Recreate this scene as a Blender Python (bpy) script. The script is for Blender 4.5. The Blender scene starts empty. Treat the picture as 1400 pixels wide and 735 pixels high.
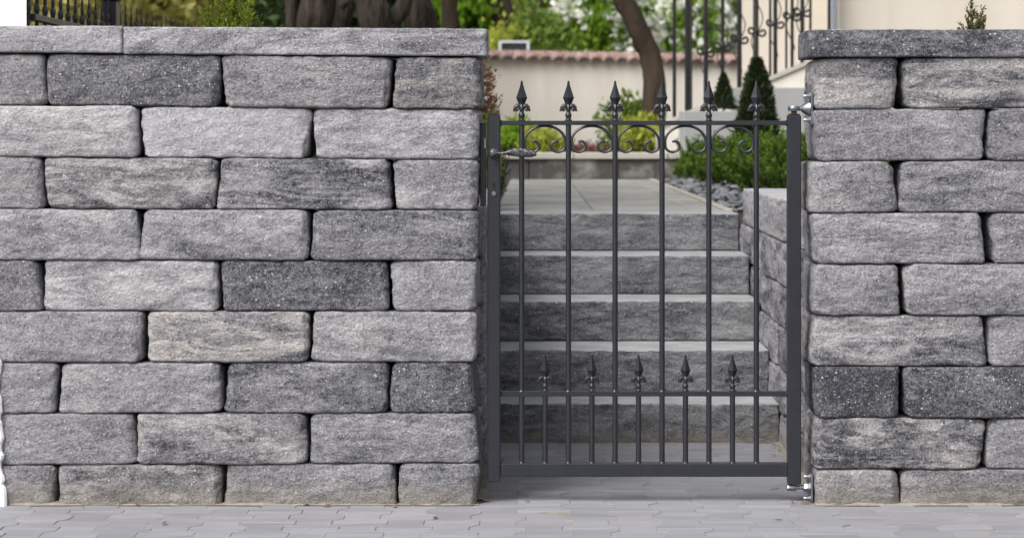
import bpy, math, random
import numpy as np
from mathutils import Vector, Matrix, Euler

rng = np.random.default_rng(7)
random.seed(7)
R = math.radians
scene = bpy.context.scene
COL = scene.collection

# ------------------------------------------------------------------ camera
FPX, D0, H = 2820.0, 6.0, 1.085          # focal length in photo pixels, distance to wall face, eye height
VX, VY = 727.0, 180.0                    # vanishing point in the 1400 px wide photograph
cam_d = bpy.data.cameras.new('camera')
cam = bpy.data.objects.new('camera', cam_d)
COL.objects.link(cam)
cam.location = (0, -D0, H)
cam.rotation_euler = (R(90), 0, 0)
cam_d.sensor_width = 36
cam_d.lens = 36 * FPX / 1400
cam_d.shift_x = (700 - VX) / 1400
cam_d.shift_y = -(367.5 - VY) / 1400
cam_d.clip_start = 0.05
cam_d.clip_end = 3000
cam_d.dof.use_dof = True
cam_d.dof.focus_distance = 6.06
cam_d.dof.aperture_fstop = 5.4
scene.camera = cam

# ------------------------------------------------------------------ sky, sun, exposure
SUN_EL, SUN_AZ = R(45), R(-138)          # light from the upper left, behind the camera
world = bpy.data.worlds.new('World')
scene.world = world
world.use_nodes = True
wn, wl = world.node_tree.nodes, world.node_tree.links
wn.clear()
sky = wn.new('ShaderNodeTexSky')
sky.sky_type = 'NISHITA'
sky.sun_disc = False
sky.sun_elevation = SUN_EL
sky.sun_rotation = SUN_AZ
sky.air_density = 1.0
sky.dust_density = 4.0
sky.ozone_density = 1.0
hsv = wn.new('ShaderNodeHueSaturation')
hsv.inputs['Saturation'].default_value = 0.3
bg = wn.new('ShaderNodeBackground')
bg.inputs['Strength'].default_value = 0.12
wo = wn.new('ShaderNodeOutputWorld')
wl.new(sky.outputs[0], hsv.inputs['Color'])
wl.new(hsv.outputs[0], bg.inputs['Color'])
wl.new(bg.outputs[0], wo.inputs['Surface'])
sun_d = bpy.data.lights.new('sun', 'SUN')
sun_d.energy = 2.0
sun_d.angle = R(34)
sun_d.color = (1.0, 0.98, 0.96)
sun = bpy.data.objects.new('sun', sun_d)
COL.objects.link(sun)
sdir = Vector((math.sin(SUN_AZ) * math.cos(SUN_EL), math.cos(SUN_AZ) * math.cos(SUN_EL), math.sin(SUN_EL)))
sun.rotation_euler = sdir.to_track_quat('Z', 'Y').to_euler()
sun.location = (-4, -5, 6)
scene.view_settings.view_transform = 'Standard'
scene.view_settings.look = 'None'
scene.view_settings.gamma = 1
scene.view_settings.exposure = 0.84
scene.view_settings.use_curve_mapping = False


def P(px, py, d):
    """a point of the place seen at photo pixel (px, py), d metres in front of the camera"""
    return Vector(((px - VX) * d / FPX, d - D0, H - (py - VY) * d / FPX))


# ------------------------------------------------------------------ numpy noise
_perm = np.random.default_rng(3).permutation(512).astype(np.int64)
_grad = np.random.default_rng(4).normal(size=(512, 3))
_grad /= np.linalg.norm(_grad, axis=1)[:, None]


def pnoise(p):
    p = np.asarray(p, float)
    i = np.floor(p).astype(np.int64)
    f = p - i
    u = f * f * f * (f * (f * 6 - 15) + 10)
    out = np.zeros(len(p))
    for dx in (0, 1):
        for dy in (0, 1):
            for dz in (0, 1):
                h = _perm[(_perm[(_perm[(i[:, 0] + dx) & 511] + i[:, 1] + dy) & 511] + i[:, 2] + dz) & 511]
                g = _grad[h]
                dot = g[:, 0] * (f[:, 0] - dx) + g[:, 1] * (f[:, 1] - dy) + g[:, 2] * (f[:, 2] - dz)
                w = (u[:, 0] if dx else 1 - u[:, 0]) * (u[:, 1] if dy else 1 - u[:, 1]) * (u[:, 2] if dz else 1 - u[:, 2])
                out += w * dot
    return out * 1.6


def fbm(p, o=3):
    a, s, t = 1.0, 1.0, 0
    for k in range(o):
        t = t + a * pnoise(p * s + 17.3 * k)
        a *= .5
        s *= 2.03
    return t


# ------------------------------------------------------------------ object helpers
def mesh_obj(name, verts, faces, mat=None, parent=None, smooth=True, mats=None, midx=None):
    me = bpy.data.meshes.new(name)
    me.from_pydata([tuple(map(float, v)) for v in verts] if not isinstance(verts, np.ndarray) else verts.tolist(), [],
                   faces.tolist() if isinstance(faces, np.ndarray) else faces)
    for m in (mats or [mat]):
        if m is not None:
            me.materials.append(m)
    if midx is not None:
        me.polygons.foreach_set('material_index', np.asarray(midx, dtype=np.int32))
    if smooth:
        me.polygons.foreach_set('use_smooth', np.ones(len(me.polygons), dtype=bool))
    me.update()
    o = bpy.data.objects.new(name, me)
    COL.objects.link(o)
    if parent:
        o.parent = parent
    return o


def tag(o, label, cat, group=None):
    o['label'] = label
    o['category'] = cat
    if group:
        o['group'] = group
    return o


def thing(name, label, cat, loc=(0, 0, 0), group=None):
    o = bpy.data.objects.new(name, None)
    COL.objects.link(o)
    o.location = loc
    o.empty_display_size = .1
    return tag(o, label, cat, group)


def structure(o, label=None):
    o['kind'] = 'structure'
    if label:
        o['label'] = label
    return o


class MB:
    """collects simple shapes into one mesh"""
    def __init__(s):
        s.v, s.f = [], []

    def add(s, v, f):
        n = len(s.v)
        s.v += [tuple(map(float, a)) for a in v]
        s.f += [tuple(int(i) + n for i in a) for a in f]
        return s

    def box(s, x0, x1, y0, y1, z0, z1, b=0.0):
        if b <= 0:
            v = [(x, y, z) for z in (z0, z1) for y in (y0, y1) for x in (x0, x1)]
            return s.add(v, [(0, 2, 3, 1), (4, 5, 7, 6), (0, 1, 5, 4), (2, 6, 7, 3), (0, 4, 6, 2), (1, 3, 7, 5)])
        # chamfered box: 24 vertices
        X, Y, Z = (x0, x1), (y0, y1), (z0, z1)
        v, idx = [], {}
        for i in (0, 1):
            for j in (0, 1):
                for k in (0, 1):
                    sx, sy, sz = (b, -b)[i], (b, -b)[j], (b, -b)[k]
                    for a, o in (('x', (0, sy, sz)), ('y', (sx, 0, sz)), ('z', (sx, sy, 0))):
                        idx[i, j, k, a] = len(v)
                        v.append((X[i] + o[0], Y[j] + o[1], Z[k] + o[2]))
        f = []
        for i in (0, 1):
            q = [idx[i, 0, 0, 'x'], idx[i, 0, 1, 'x'], idx[i, 1, 1, 'x'], idx[i, 1, 0, 'x']]
            f.append(q if i == 0 else q[::-1])
            q = [idx[0, i, 0, 'y'], idx[1, i, 0, 'y'], idx[1, i, 1, 'y'], idx[0, i, 1, 'y']]
            f.append(q if i == 0 else q[::-1])
            q = [idx[0, 0, i, 'z'], idx[0, 1, i, 'z'], idx[1, 1, i, 'z'], idx[1, 0, i, 'z']]
            f.append(q if i == 0 else q[::-1])
        for j in (0, 1):
            for k in (0, 1):
                f.append([idx[0, j, k, 'y'], idx[1, j, k, 'y'], idx[1, j, k, 'z'], idx[0, j, k, 'z']][::(1 if j == k else -1)])
                f.append([idx[j, 0, k, 'x'], idx[j, 1, k, 'x'], idx[j, 1, k, 'z'], idx[j, 0, k, 'z']][::(-1 if j == k else 1)])
                f.append([idx[j, k, 0, 'x'], idx[j, k, 1, 'x'], idx[j, k, 1, 'y'], idx[j, k, 0, 'y']][::(1 if j == k else -1)])
                for i in (0, 1):
                    t = [idx[i, j, k, 'x'], idx[i, j, k, 'y'], idx[i, j, k, 'z']]
                    f.append(t if (i + j + k) % 2 == 1 else t[::-1])
        return s.add(v, f)

    def tube(s, pts, rad, n=10, cap=True, flat=1.0):
        pts = [Vector(p) for p in pts]
        m = len(pts)
        rs = rad if hasattr(rad, '__len__') else [rad] * m
        t0 = (pts[1] - pts[0]).normalized()
        ref = Vector((0, 1, 0)) if abs(t0.y) < .9 else Vector((1, 0, 0))
        u = t0.cross(ref).normalized()
        v, f = [], []
        for i, p in enumerate(pts):
            t = (pts[min(i + 1, m - 1)] - pts[max(i - 1, 0)])
            t = t.normalized() if t.length > 1e-9 else t0
            u = (u - t * u.dot(t)).normalized()
            w = t.cross(u)
            for k in range(n):
                a = 2 * math.pi * k / n
                v.append(p + (u * math.cos(a) + w * math.sin(a) * flat) * rs[i])
        for i in range(m - 1):
            for k in range(n):
                k2 = (k + 1) % n
                f.append((i * n + k, i * n + k2, (i + 1) * n + k2, (i + 1) * n + k))
        if cap:
            f.append(tuple(range(n))[::-1])
            f.append(tuple((m - 1) * n + k for k in range(n)))
        return s.add(v, f)

    def lathe(s, prof, center=(0, 0, 0), n=16, axis='z', rot=0.0):
        v, f = [], []
        for (r, h) in prof:
            for k in range(n):
                a = 2 * math.pi * k / n + rot
                q = (r * math.cos(a), r * math.sin(a), h)
                if axis == 'x':
                    q = (q[2], q[0], q[1])
                elif axis == 'y':
                    q = (q[1], q[2], q[0])
                v.append((q[0] + center[0], q[1] + center[1], q[2] + center[2]))
        m = len(prof)
        for i in range(m - 1):
            for k in range(n):
                k2 = (k + 1) % n
                f.append((i * n + k, i * n + k2, (i + 1) * n + k2, (i + 1) * n + k))
        f.append(tuple(range(n))[::-1])
        f.append(tuple((m - 1) * n + k for k in range(n)))
        return s.add(v, f)

    def build(s, name, mat, parent=None, smooth=True, angle=40):
        o = mesh_obj(name, s.v, s.f, mat, parent, smooth=smooth)
        if smooth and angle < 180:
            o.data.set_sharp_from_angle(angle=R(angle))
        return o


# ------------------------------------------------------------------ materials
def mat_new(name):
    m = bpy.data.materials.new(name)
    m.use_nodes = True
    nt = m.node_tree
    nt.nodes.clear()
    out = nt.nodes.new('ShaderNodeOutputMaterial')
    b = nt.nodes.new('ShaderNodeBsdfPrincipled')
    nt.links.new(b.outputs[0], out.inputs['Surface'])
    return m, nt, b


class NT:
    def __init__(s, nt):
        s.nt = nt

    def n(s, typ, **kw):
        nd = s.nt.nodes.new(typ)
        for k, v in kw.items():
            if k.startswith('i_'):
                key = k[2:].replace('_', ' ')
                s.set(nd.inputs[int(key) if key.isdigit() else key], v)
            else:
                setattr(nd, k, v)
        return nd

    def set(s, inp, v):
        if isinstance(v, bpy.types.NodeSocket):
            s.nt.links.new(v, inp)
        elif isinstance(v, bpy.types.Node):
            s.nt.links.new(v.outputs[0], inp)
        else:
            inp.default_value = v

    def math(s, op, a, b=None, clamp=False):
        nd = s.nt.nodes.new('ShaderNodeMath')
        nd.operation = op
        nd.use_clamp = clamp
        s.set(nd.inputs[0], a)
        if b is not None:
            s.set(nd.inputs[1], b)
        return nd.outputs[0]

    def mix(s, fac, a, b, blend='MIX'):
        nd = s.nt.nodes.new('ShaderNodeMix')
        nd.data_type = 'RGBA'
        nd.blend_type = blend
        s.set(nd.inputs[0], fac)
        s.set(nd.inputs[6], a)
        s.set(nd.inputs[7], b)
        return nd.outputs[2]

    def noise(s, vec, scale, detail=3, rough=.55, dist=0.0):
        nd = s.nt.nodes.new('ShaderNodeTexNoise')
        s.set(nd.inputs['Vector'], vec)
        nd.inputs['Scale'].default_value = scale
        nd.inputs['Detail'].default_value = detail
        nd.inputs['Roughness'].default_value = rough
        nd.inputs['Distortion'].default_value = dist
        return nd.outputs['Fac']

    def ramp(s, fac, a, b, ca=0.0, cb=1.0):
        nd = s.nt.nodes.new('ShaderNodeMapRange')
        nd.clamp = True
        s.set(nd.inputs[0], fac)
        nd.inputs[1].default_value = a
        nd.inputs[2].default_value = b
        nd.inputs[3].default_value = ca
        nd.inputs[4].default_value = cb
        return nd.outputs[0]

    def mapping(s, vec, scale=(1, 1, 1), rot=(0, 0, 0)):
        nd = s.nt.nodes.new('ShaderNodeMapping')
        s.set(nd.inputs['Vector'], vec)
        nd.inputs['Scale'].default_value = scale
        nd.inputs['Rotation'].default_value = rot
        return nd.outputs[0]

    def coords(s):
        """object coordinates shifted by the object's random number, so copies differ"""
        tc = s.n('ShaderNodeTexCoord')
        oi = s.n('ShaderNodeObjectInfo')
        k = s.math('MULTIPLY', oi.outputs['Random'], 57.0)
        cmb = s.n('ShaderNodeCombineXYZ')
        for i in range(3):
            s.set(cmb.inputs[i], k)
        ad = s.n('ShaderNodeVectorMath', operation='ADD')
        s.set(ad.inputs[0], tc.outputs['Object'])
        s.set(ad.inputs[1], cmb.outputs[0])
        return ad.outputs[0], oi


def stone_material(name, dark=(.040, .042, .052), light=(.575, .560, .592), grain=1.0, bump=1.0):
    m, nt, b = mat_new(name)
    q = NT(nt)
    vec, oi = q.coords()
    sep = q.n('ShaderNodeSeparateColor')
    q.set(sep.inputs[0], oi.outputs['Color'])
    tone, streak, warm, speck = sep.outputs[0], sep.outputs[1], sep.outputs[2], oi.outputs['Alpha']
    # drifting bands of pale and dark concrete mixed in the block
    sv = q.mapping(vec, (2.6, 6, 9.5), (0, R(-7), 0))
    band = q.noise(sv, 1.0, 6, .62, 1.1)
    band = q.ramp(band, .36, .66, -1, 1)
    crisp = q.noise(q.mapping(vec, (3.4, 7, 15), (0, R(-12), 0)), 1.0, 9, .72, 1.6)
    crisp = q.ramp(crisp, .455, .56, -1, 1)
    band = q.math('ADD', q.math('MULTIPLY', band, .6), q.math('MULTIPLY', crisp, .46))
    mott = q.ramp(q.noise(vec, 7.0, 4, .6, .4), .3, .7, -1, 1)
    fine = q.ramp(q.noise(vec, 62.0, 4, .72), .32, .68, -1, 1)
    grit = q.ramp(q.noise(vec, 165.0, 3, .8), .32, .68, -1, 1)
    t = q.math('ADD', tone, q.math('MULTIPLY', band, q.math('MULTIPLY', streak, .40)))
    t = q.math('ADD', t, q.math('MULTIPLY', mott, .09))
    t = q.math('ADD', t, q.math('MULTIPLY', fine, .13 * grain))
    t = q.math('ADD', t, q.math('MULTIPLY', grit, .22 * grain), clamp=True)
    col = q.mix(t, (*dark, 1), (*light, 1))
    wf = q.math('MULTIPLY', warm, q.ramp(band, -.4, .9, .25, 1))
    col = q.mix(wf, col, q.mix(1.0, col, (1.09, 1.02, .86, 1), 'MULTIPLY'))
    # pale aggregate specks of two sizes
    for sc, th, amt in ((72, .62, .24), (150, .50, .30)):
        vo = q.n('ShaderNodeTexVoronoi', feature='F1')
        q.set(vo.inputs['Vector'], vec)
        vo.inputs['Scale'].default_value = sc
        dsp = q.n('ShaderNodeSeparateColor')
        q.set(dsp.inputs[0], vo.outputs['Color'])
        rad = q.math('MULTIPLY', q.ramp(dsp.outputs[0], th, 1.0), amt)
        hit = q.math('LESS_THAN', vo.outputs['Distance'], rad)
        on = q.math('LESS_THAN', dsp.outputs[1], q.math('ADD', .04, q.math('MULTIPLY', speck, .80)))
        col = q.mix(q.math('MULTIPLY', q.math('MULTIPLY', hit, on), .8), col, (.66, .64, .61, 1))
    # dark pores
    vo = q.n('ShaderNodeTexVoronoi', feature='F1')
    q.set(vo.inputs['Vector'], vec)
    vo.inputs['Scale'].default_value = 70
    dsp = q.n('ShaderNodeSeparateColor')
    q.set(dsp.inputs[0], vo.outputs['Color'])
    hit = q.math('LESS_THAN', vo.outputs['Distance'], q.math('MULTIPLY', q.ramp(dsp.outputs[2], .86, 1.0), .22))
    col = q.mix(q.math('MULTIPLY', hit, .7), col, (.03, .03, .033, 1))
    # dust and splashed sand near the street
    geo = q.n('ShaderNodeNewGeometry')
    sp = q.n('ShaderNodeSeparateXYZ')
    q.set(sp.inputs[0], geo.outputs['Position'])
    zz = q.math('ADD', sp.outputs[2], q.math('MULTIPLY', q.noise(vec, 14, 3), -.07))
    dirt = q.math('MULTIPLY', q.ramp(zz, .045, -.03), .55)
    col = q.mix(dirt, col, (.27, .235, .185, 1))
    q.set(b.inputs['Base Color'], col)
    b.inputs['Roughness'].default_value = .9
    b.inputs['Specular IOR Level'].default_value = .25
    rv = q.mapping(vec, (1, 1, 1.7), (0, R(38), 0))
    h1 = q.noise(rv, 46, 6, .68, .8)
    h2 = q.noise(vec, 120, 4, .75)
    rg = q.n('ShaderNodeTexNoise', noise_type='RIDGED_MULTIFRACTAL')
    q.set(rg.inputs['Vector'], q.mapping(vec, (1, 1, 2.2), (0, R(30), 0)))
    rg.inputs['Scale'].default_value = 11
    rg.inputs['Detail'].default_value = 7
    rg.inputs['Roughness'].default_value = .62
    rg.inputs['Distortion'].default_value = .7
    h = q.math('ADD', q.math('MULTIPLY', h1, 1.0), q.math('MULTIPLY', h2, 1.0))
    h = q.math('ADD', h, q.math('MULTIPLY', rg.outputs['Fac'], .40))
    bp = q.n('ShaderNodeBump')
    bp.inputs['Strength'].default_value = .95 * min(1.0, bump)
    bp.inputs['Distance'].default_value = .0125
    q.set(bp.inputs['Height'], h)
    q.set(b.inputs['Normal'], bp.outputs[0])
    return m


def plain_material(name, col, col2=None, scale=8, rough=.8, bump=0.0, bscale=60, bdist=.004, spec=.3, metal=0.0, stretch=(1, 1, 1), jitter=0.0, lo=.35, hi=.65):
    m, nt, b = mat_new(name)
    q = NT(nt)
    vec, oi = q.coords()
    sv = q.mapping(vec, stretch)
    c = (*col, 1)
    if col2:
        c = q.mix(q.ramp(q.noise(sv, scale, 5, .6, .3), lo, hi), (*col, 1), (*col2, 1))
    if jitter:
        k = q.ramp(oi.outputs['Random'], 0, 1, 1 - jitter, 1 + jitter)
        cb = q.n('ShaderNodeCombineXYZ')
        for i in range(3):
            q.set(cb.inputs[i], k)
        c = q.mix(1.0, c, cb.outputs[0], 'MULTIPLY')
    q.set(b.inputs['Base Color'], c)
    b.inputs['Roughness'].default_value = rough
    b.inputs['Specular IOR Level'].default_value = spec
    b.inputs['Metallic'].default_value = metal
    if bump:
        bp = q.n('ShaderNodeBump')
        bp.inputs['Strength'].default_value = bump
        bp.inputs['Distance'].default_value = bdist
        q.set(bp.inputs['Height'], q.noise(sv, bscale, 4, .65))
        q.set(b.inputs['Normal'], bp.outputs[0])
    return m


def leaf_material(name, c1, c2, trans=.35, rough=.55):
    m, nt, b = mat_new(name)
    q = NT(nt)
    at = q.n('ShaderNodeAttribute', attribute_name='tint')
    c = q.mix(at.outputs['Fac'], (*c1, 1), (*c2, 1))
    q.set(b.inputs['Base Color'], c)
    b.inputs['Roughness'].default_value = rough
    b.inputs['Specular IOR Level'].default_value = .25
    tr = q.n('ShaderNodeBsdfTranslucent')
    q.set(tr.inputs[0], c)
    mx = q.n('ShaderNodeMixShader')
    mx.inputs[0].default_value = trans
    nt.links.new(b.outputs[0], mx.inputs[1])
    nt.links.new(tr.outputs[0], mx.inputs[2])
    out = [n for n in nt.nodes if n.type == 'OUTPUT_MATERIAL'][0]
    nt.links.new(mx.outputs[0], out.inputs['Surface'])
    return m


M = {}
M['stone'] = stone_material('split_concrete_stone')
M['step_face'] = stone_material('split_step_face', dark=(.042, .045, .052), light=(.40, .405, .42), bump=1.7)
M['tread'] = plain_material('sawn_tread', (.36, .362, .368), (.255, .257, .262), 7, .85, .25, 220, .002)
M['paver'] = plain_material('grey_paver', (.255, .253, .270), (.200, .198, .211), 6, .82, .35, 300, .0015, stretch=(.6, 2.4, 1), jitter=.07)
M['sand'] = plain_material('joint_sand', (.27, .245, .205), (.19, .17, .14), 60, .95, .6, 300, .003)
M['slab'] = plain_material('garden_slab', (.325, .32, .295), (.225, .22, .20), 3, .8, .2, 150, .002, jitter=.04, stretch=(1, .5, 1))
M['kerb'] = plain_material('beige_kerb', (.40, .37, .31), (.33, .30, .25), 7, .9, .3, 120, .002)
M['concrete'] = plain_material('planter_concrete', (.36, .34, .31), (.07, .066, .062), 3.2, .9, .3, 80, .003, lo=.30, hi=.52)
M['concrete_cap'] = plain_material('planter_cap', (.46, .43, .38), (.38, .355, .31), 4, .9, .3, 80, .003)
M['iron'] = plain_material('anthracite_powder_coat', (.0125, .0138, .0185), (.0165, .018, .023), 30, .36, .12, 900, .0006, spec=.5)
M['black_iron'] = plain_material('black_wrought_iron', (.008, .008, .009), None, rough=.38, spec=.5)
M['fence_iron'] = plain_material('fence_iron', (.020, .021, .025), None, rough=.35, spec=.6)
M['zinc'] = plain_material('zinc_plated_steel', (.30, .325, .35), (.20, .22, .24), 60, .36, .1, 300, .0008, metal=.95)
M['rust'] = plain_material('rusty_pin', (.16, .06, .03), (.08, .04, .03), 80, .8, metal=.3)
M['antique'] = plain_material('antique_iron', (.028, .029, .032), (.20, .21, .225), 90, .40, .3, 160, .0012, spec=.5, metal=.55, stretch=(1, 1, 1.3), lo=.47, hi=.66)
M['silver'] = plain_material('rubbed_silver', (.20, .21, .225), (.11, .115, .125), 120, .38, metal=.7)
M['chrome'] = plain_material('polished_cylinder', (.78, .76, .72), None, rough=.15, metal=1.0)
M['hole'] = plain_material('dark_keyhole', (.008, .007, .006), None, rough=.6)
M['plaster'] = plain_material('white_plaster', (.86, .86, .855), (.81, .81, .80), 9, .92, .5, 140, .003)
M['cream'] = plain_material('cream_render', (.67, .64, .58), (.585, .55, .485), 1.6, .92, .2, 60, .004, stretch=(2, 2, .4))
M['peach'] = plain_material('peach_render', (.70, .63, .54), (.67, .60, .51), 1.5, .92, .25, 70, .004)
M['beige'] = plain_material('beige_render', (.575, .525, .455), (.52, .47, .40), 1.1, .92, .25, 70, .004, stretch=(2, 2, .5))
M['plinth'] = plain_material('grey_plinth', (.33, .33, .325), (.29, .29, .285), 2, .9, .2, 60, .003)
M['downpipe'] = plain_material('grey_downpipe', (.42, .45, .49), None, rough=.5)
M['tile'] = plain_material('weathered_roof_tile', (.20, .105, .085), (.31, .24, .225), 9, .85, .3, 60, .004, jitter=.16)
M['bark'] = plain_material('bark', (.050, .034, .022), (.022, .016, .012), 9, .95, 1.0, 26, .03, stretch=(1, 1, .28))
M['bark_grey'] = plain_material('grey_bark', (.060, .046, .033), (.008, .006, .005), 20, .95, 1.0, 30, .05, stretch=(1, 1, .16))
M['soil'] = plain_material('garden_soil', (.085, .062, .045), (.05, .038, .028), 6, .95, .8, 40, .02)
M['asphalt'] = plain_material('asphalt', (.055, .055, .057), (.045, .045, .047), 3, .9, .4, 200, .004)
M['grass'] = plain_material('grassy_slope', (.26, .26, .09), (.16, .14, .07), .35, .95, .6, 3, .2)
M['slate'] = plain_material('slate_chip', (.13, .14, .155), (.24, .245, .25), 9, .7, .4, 60, .004, jitter=.35)
M['window_grey'] = plain_material('pale_grey_metal', (.50, .55, .60), None, rough=.5)
M['dark_glass'] = plain_material('dark_glass', (.02, .022, .024), None, rough=.12, spec=.6)
M['blue_roof'] = plain_material('slate_blue_roof', (.34, .38, .44), (.28, .31, .36), 2, .7)
M['pot'] = plain_material('pale_grey_pot', (.50, .51, .52), None, rough=.7)
M['leaf_mid'] = leaf_material('leaf_mid_green', (.07, .12, .02), (.22, .32, .06))
M['leaf_bright'] = leaf_material('leaf_bright_green', (.09, .18, .015), (.32, .50, .05), .5)
M['leaf_yellow'] = leaf_material('leaf_yellow_green', (.24, .29, .04), (.55, .57, .11), .5)
M['leaf_olive'] = leaf_material('leaf_olive', (.34, .33, .08), (.66, .60, .23), .5)
M['leaf_dark'] = leaf_material('leaf_dark_green', (.010, .020, .008), (.045, .070, .022), .2)
M['leaf_box'] = leaf_material('leaf_box_green', (.014, .036, .005), (.155, .265, .03), .35)
M['leaf_thuja'] = leaf_material('leaf_thuja', (.10, .17, .012), (.32, .40, .035), .4)
M['leaf_twig'] = leaf_material('leaf_bronze_twig', (.030, .045, .014), (.11, .105, .035), .25)
M['leaf_dry'] = leaf_material('leaf_dry_brown', (.17, .075, .04), (.36, .20, .12), .3)
M['leaf_rose'] = leaf_material('leaf_dusty_pink', (.25, .10, .10), (.40, .22, .18), .3)
M['blossom'] = leaf_material('white_blossom', (.68, .68, .62), (.86, .86, .82), .35)
M['stem'] = plain_material('brown_stem', (.09, .06, .035), None, rough=.9)


# ------------------------------------------------------------------ split-face stone blocks
def axis_steps(half, step, edge, edge_step):
    """positions from -half to half, finer towards both ends"""
    n_e = max(2, int(round(edge / edge_step)))
    e = np.linspace(0, edge, n_e + 1)
    inner = 2 * half - 2 * edge
    n_i = max(1, int(round(inner / step)))
    mid = np.linspace(-half + edge, half - edge, n_i + 1)[1:-1]
    return np.concatenate([-half + e, mid, half - e[::-1]])


def stone_mesh(name, L, Hh, D, seed, mats, step=.0062, r=.012, amp=1.0, top_flat=False, top_slot=None, taper=0.0, skew=None, bulge=.006, sharp_vert=False, front_only=False):
    """a block L long, Hh high, D deep; front faces -Y; origin at its centre"""
    rs = np.random.default_rng(seed)
    hx, hy, hz = L / 2, D / 2, Hh / 2
    xs = axis_steps(hx, step, .018, .0045)
    zs = axis_steps(hz, step, .016, .0045)
    ys = np.concatenate([-hy + np.linspace(0, .03, 6), np.linspace(-hy + .03, hy, 6)[1:]])
    nx, ny, nz = len(xs), len(ys), len(zs)
    vid = -np.ones((nx, ny, nz), dtype=np.int64)
    faces, slot, keys = [], [], []

    def grid(fi, a, b2, flip, sl):
        A, B = np.meshgrid(np.arange(a - 1), np.arange(b2 - 1), indexing='ij')
        A, B = A.ravel(), B.ravel()
        c = [fi(A, B), fi(A + 1, B), fi(A + 1, B + 1), fi(A, B + 1)]
        if flip:
            c = c[::-1]
        faces.append(np.stack([np.ravel_multi_index(k, (nx, ny, nz)) for k in c], 1))
        slot.append(np.full(len(A), sl))

    full = lambda v, A: np.full_like(A, v)
    ts = top_slot if top_slot is not None else 0
    grid(lambda A, B: (A, full(0, A), B), nx, nz, False, 0)
    grid(lambda A, B: (A, full(ny - 1, A), B), nx, nz, True, 0)
    grid(lambda A, B: (full(0, A), A, B), ny, nz, True, 0)
    grid(lambda A, B: (full(nx - 1, A), A, B), ny, nz, False, 0)
    grid(lambda A, B: (A, B, full(0, A)), nx, ny, True, 0)
    grid(lambda A, B: (A, B, full(nz - 1, A)), nx, ny, False, ts)
    F = np.concatenate(faces)
    S = np.concatenate(slot)
    u, inv = np.unique(F.ravel(), return_inverse=True)
    F = inv.reshape(-1, 4)
    ix, iy, iz = np.unravel_index(u, (nx, ny, nz))
    p = np.stack([xs[ix], ys[iy], zs[iz]], 1)
    off = rs.uniform(-50, 50, 3)
    # rounded, chipped edges
    n1 = pnoise(p * 9 + off)
    n2 = pnoise(p * 34 + off + 9)
    rad = r * np.clip(1 + .55 * n1 + .35 * n2, .25, 2.2)
    h = np.array([hx, hy, hz])
    endk = np.clip((np.abs(p[:, 0]) - (hx - .05)) / .05, 0, 1) ** 2
    rr = np.stack([rad * (0.5 if sharp_vert else 1.9), rad * 1.15, rad * (.35 if top_flat else .32 + .75 * endk)], 1)
    rr = np.minimum(rr, h * .9)
    q = np.clip(p, -(h - rr), h - rr)
    d = (p - q) / rr
    ln = np.linalg.norm(d, axis=1)
    nrm = np.where(ln[:, None] > 1e-9, d / np.maximum(ln, 1e-9)[:, None], 0)
    p2 = q + nrm * rr
    # split-face relief
    w = p.copy()
    dirn = rs.uniform(-.5, .9)
    sk = np.stack([w[:, 0] * .75 + w[:, 2] * dirn, w[:, 1], w[:, 2] * 1.25 - w[:, 0] * .25 * dirn], 1)
    relief = .0034 * fbm(sk * 6 + off, 2) + .0026 * (1 - 2 * np.abs(pnoise(sk * 17 + off + 3))) + .0023 * pnoise(sk * 42 + off + 5) + .0012 * pnoise(w * 95 + off)
    side = np.where(np.abs(nrm[:, 2]) > .8, .12 if top_flat else .25, 1.0)
    back = np.where(p[:, 1] > hy * .5, .2, 1.0)
    p2 += nrm * (relief * amp * side * back)[:, None]
    front = np.clip(-nrm[:, 1], 0, 1)
    p2[:, 1] -= front * bulge * (1 - (p[:, 0] / hx) ** 4) * (1 - (p[:, 2] / hz) ** 2)
    # ends lean and taper like tumbled blocks
    if skew is None:
        skew = rs.uniform(-.030, .030, 2)
    e = np.clip(p[:, 0] / hx, -1, 1)
    zz = p[:, 2] / hz
    p2[:, 0] += np.where(e > 0, e ** 8 * skew[0], e ** 8 * skew[1]) * (zz * .30 - .10 * np.abs(skew[0]) / .03)
    p2[:, 0] += taper * e * np.clip((p[:, 1] + hy) / (2 * hy), 0, 1)
    me = bpy.data.meshes.new(name)
    me.from_pydata(p2.tolist(), [], F.tolist())
    for m in mats:
        me.materials.append(m)
    me.polygons.foreach_set('material_index', S.astype(np.int32))
    me.polygons.foreach_set('use_smooth', np.ones(len(F), dtype=bool))
    me.update()
    return me


def stone(name, parent, x0, x1, z0, z1, y0, depth, seed, tone, face='front', mats=None, **kw):
    """face 'front': x0..x1 along X with its face at y0; 'left'/'right': x0..x1 along Y with its face at X = y0 looking -X / +X"""
    me = stone_mesh(name, x1 - x0, z1 - z0, depth, seed, mats or [M['stone']], **kw)
    o = bpy.data.objects.new(name, me)
    COL.objects.link(o)
    o.parent = parent
    cz = (z0 + z1) / 2
    if face == 'front':
        o.location = ((x0 + x1) / 2, y0 + depth / 2, cz)
    elif face == 'left':
        o.location = (y0 + depth / 2, (x0 + x1) / 2, cz)
        o.rotation_euler = (0, 0, R(-90))
    else:
        o.location = (y0 - depth / 2, (x0 + x1) / 2, cz)
        o.rotation_euler = (0, 0, R(90))
    o.color = tone
    return o


# ================================================================== STRUCTURE
# street ground to the horizon
ground = mesh_obj('ground', [(-600, -300, -.09), (600, -300, -.09), (600, 900, -.09), (-600, 900, -.09)], [(0, 1, 2, 3)], M['asphalt'], smooth=False)
structure(ground, 'dark ground under the street and gardens')

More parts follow.
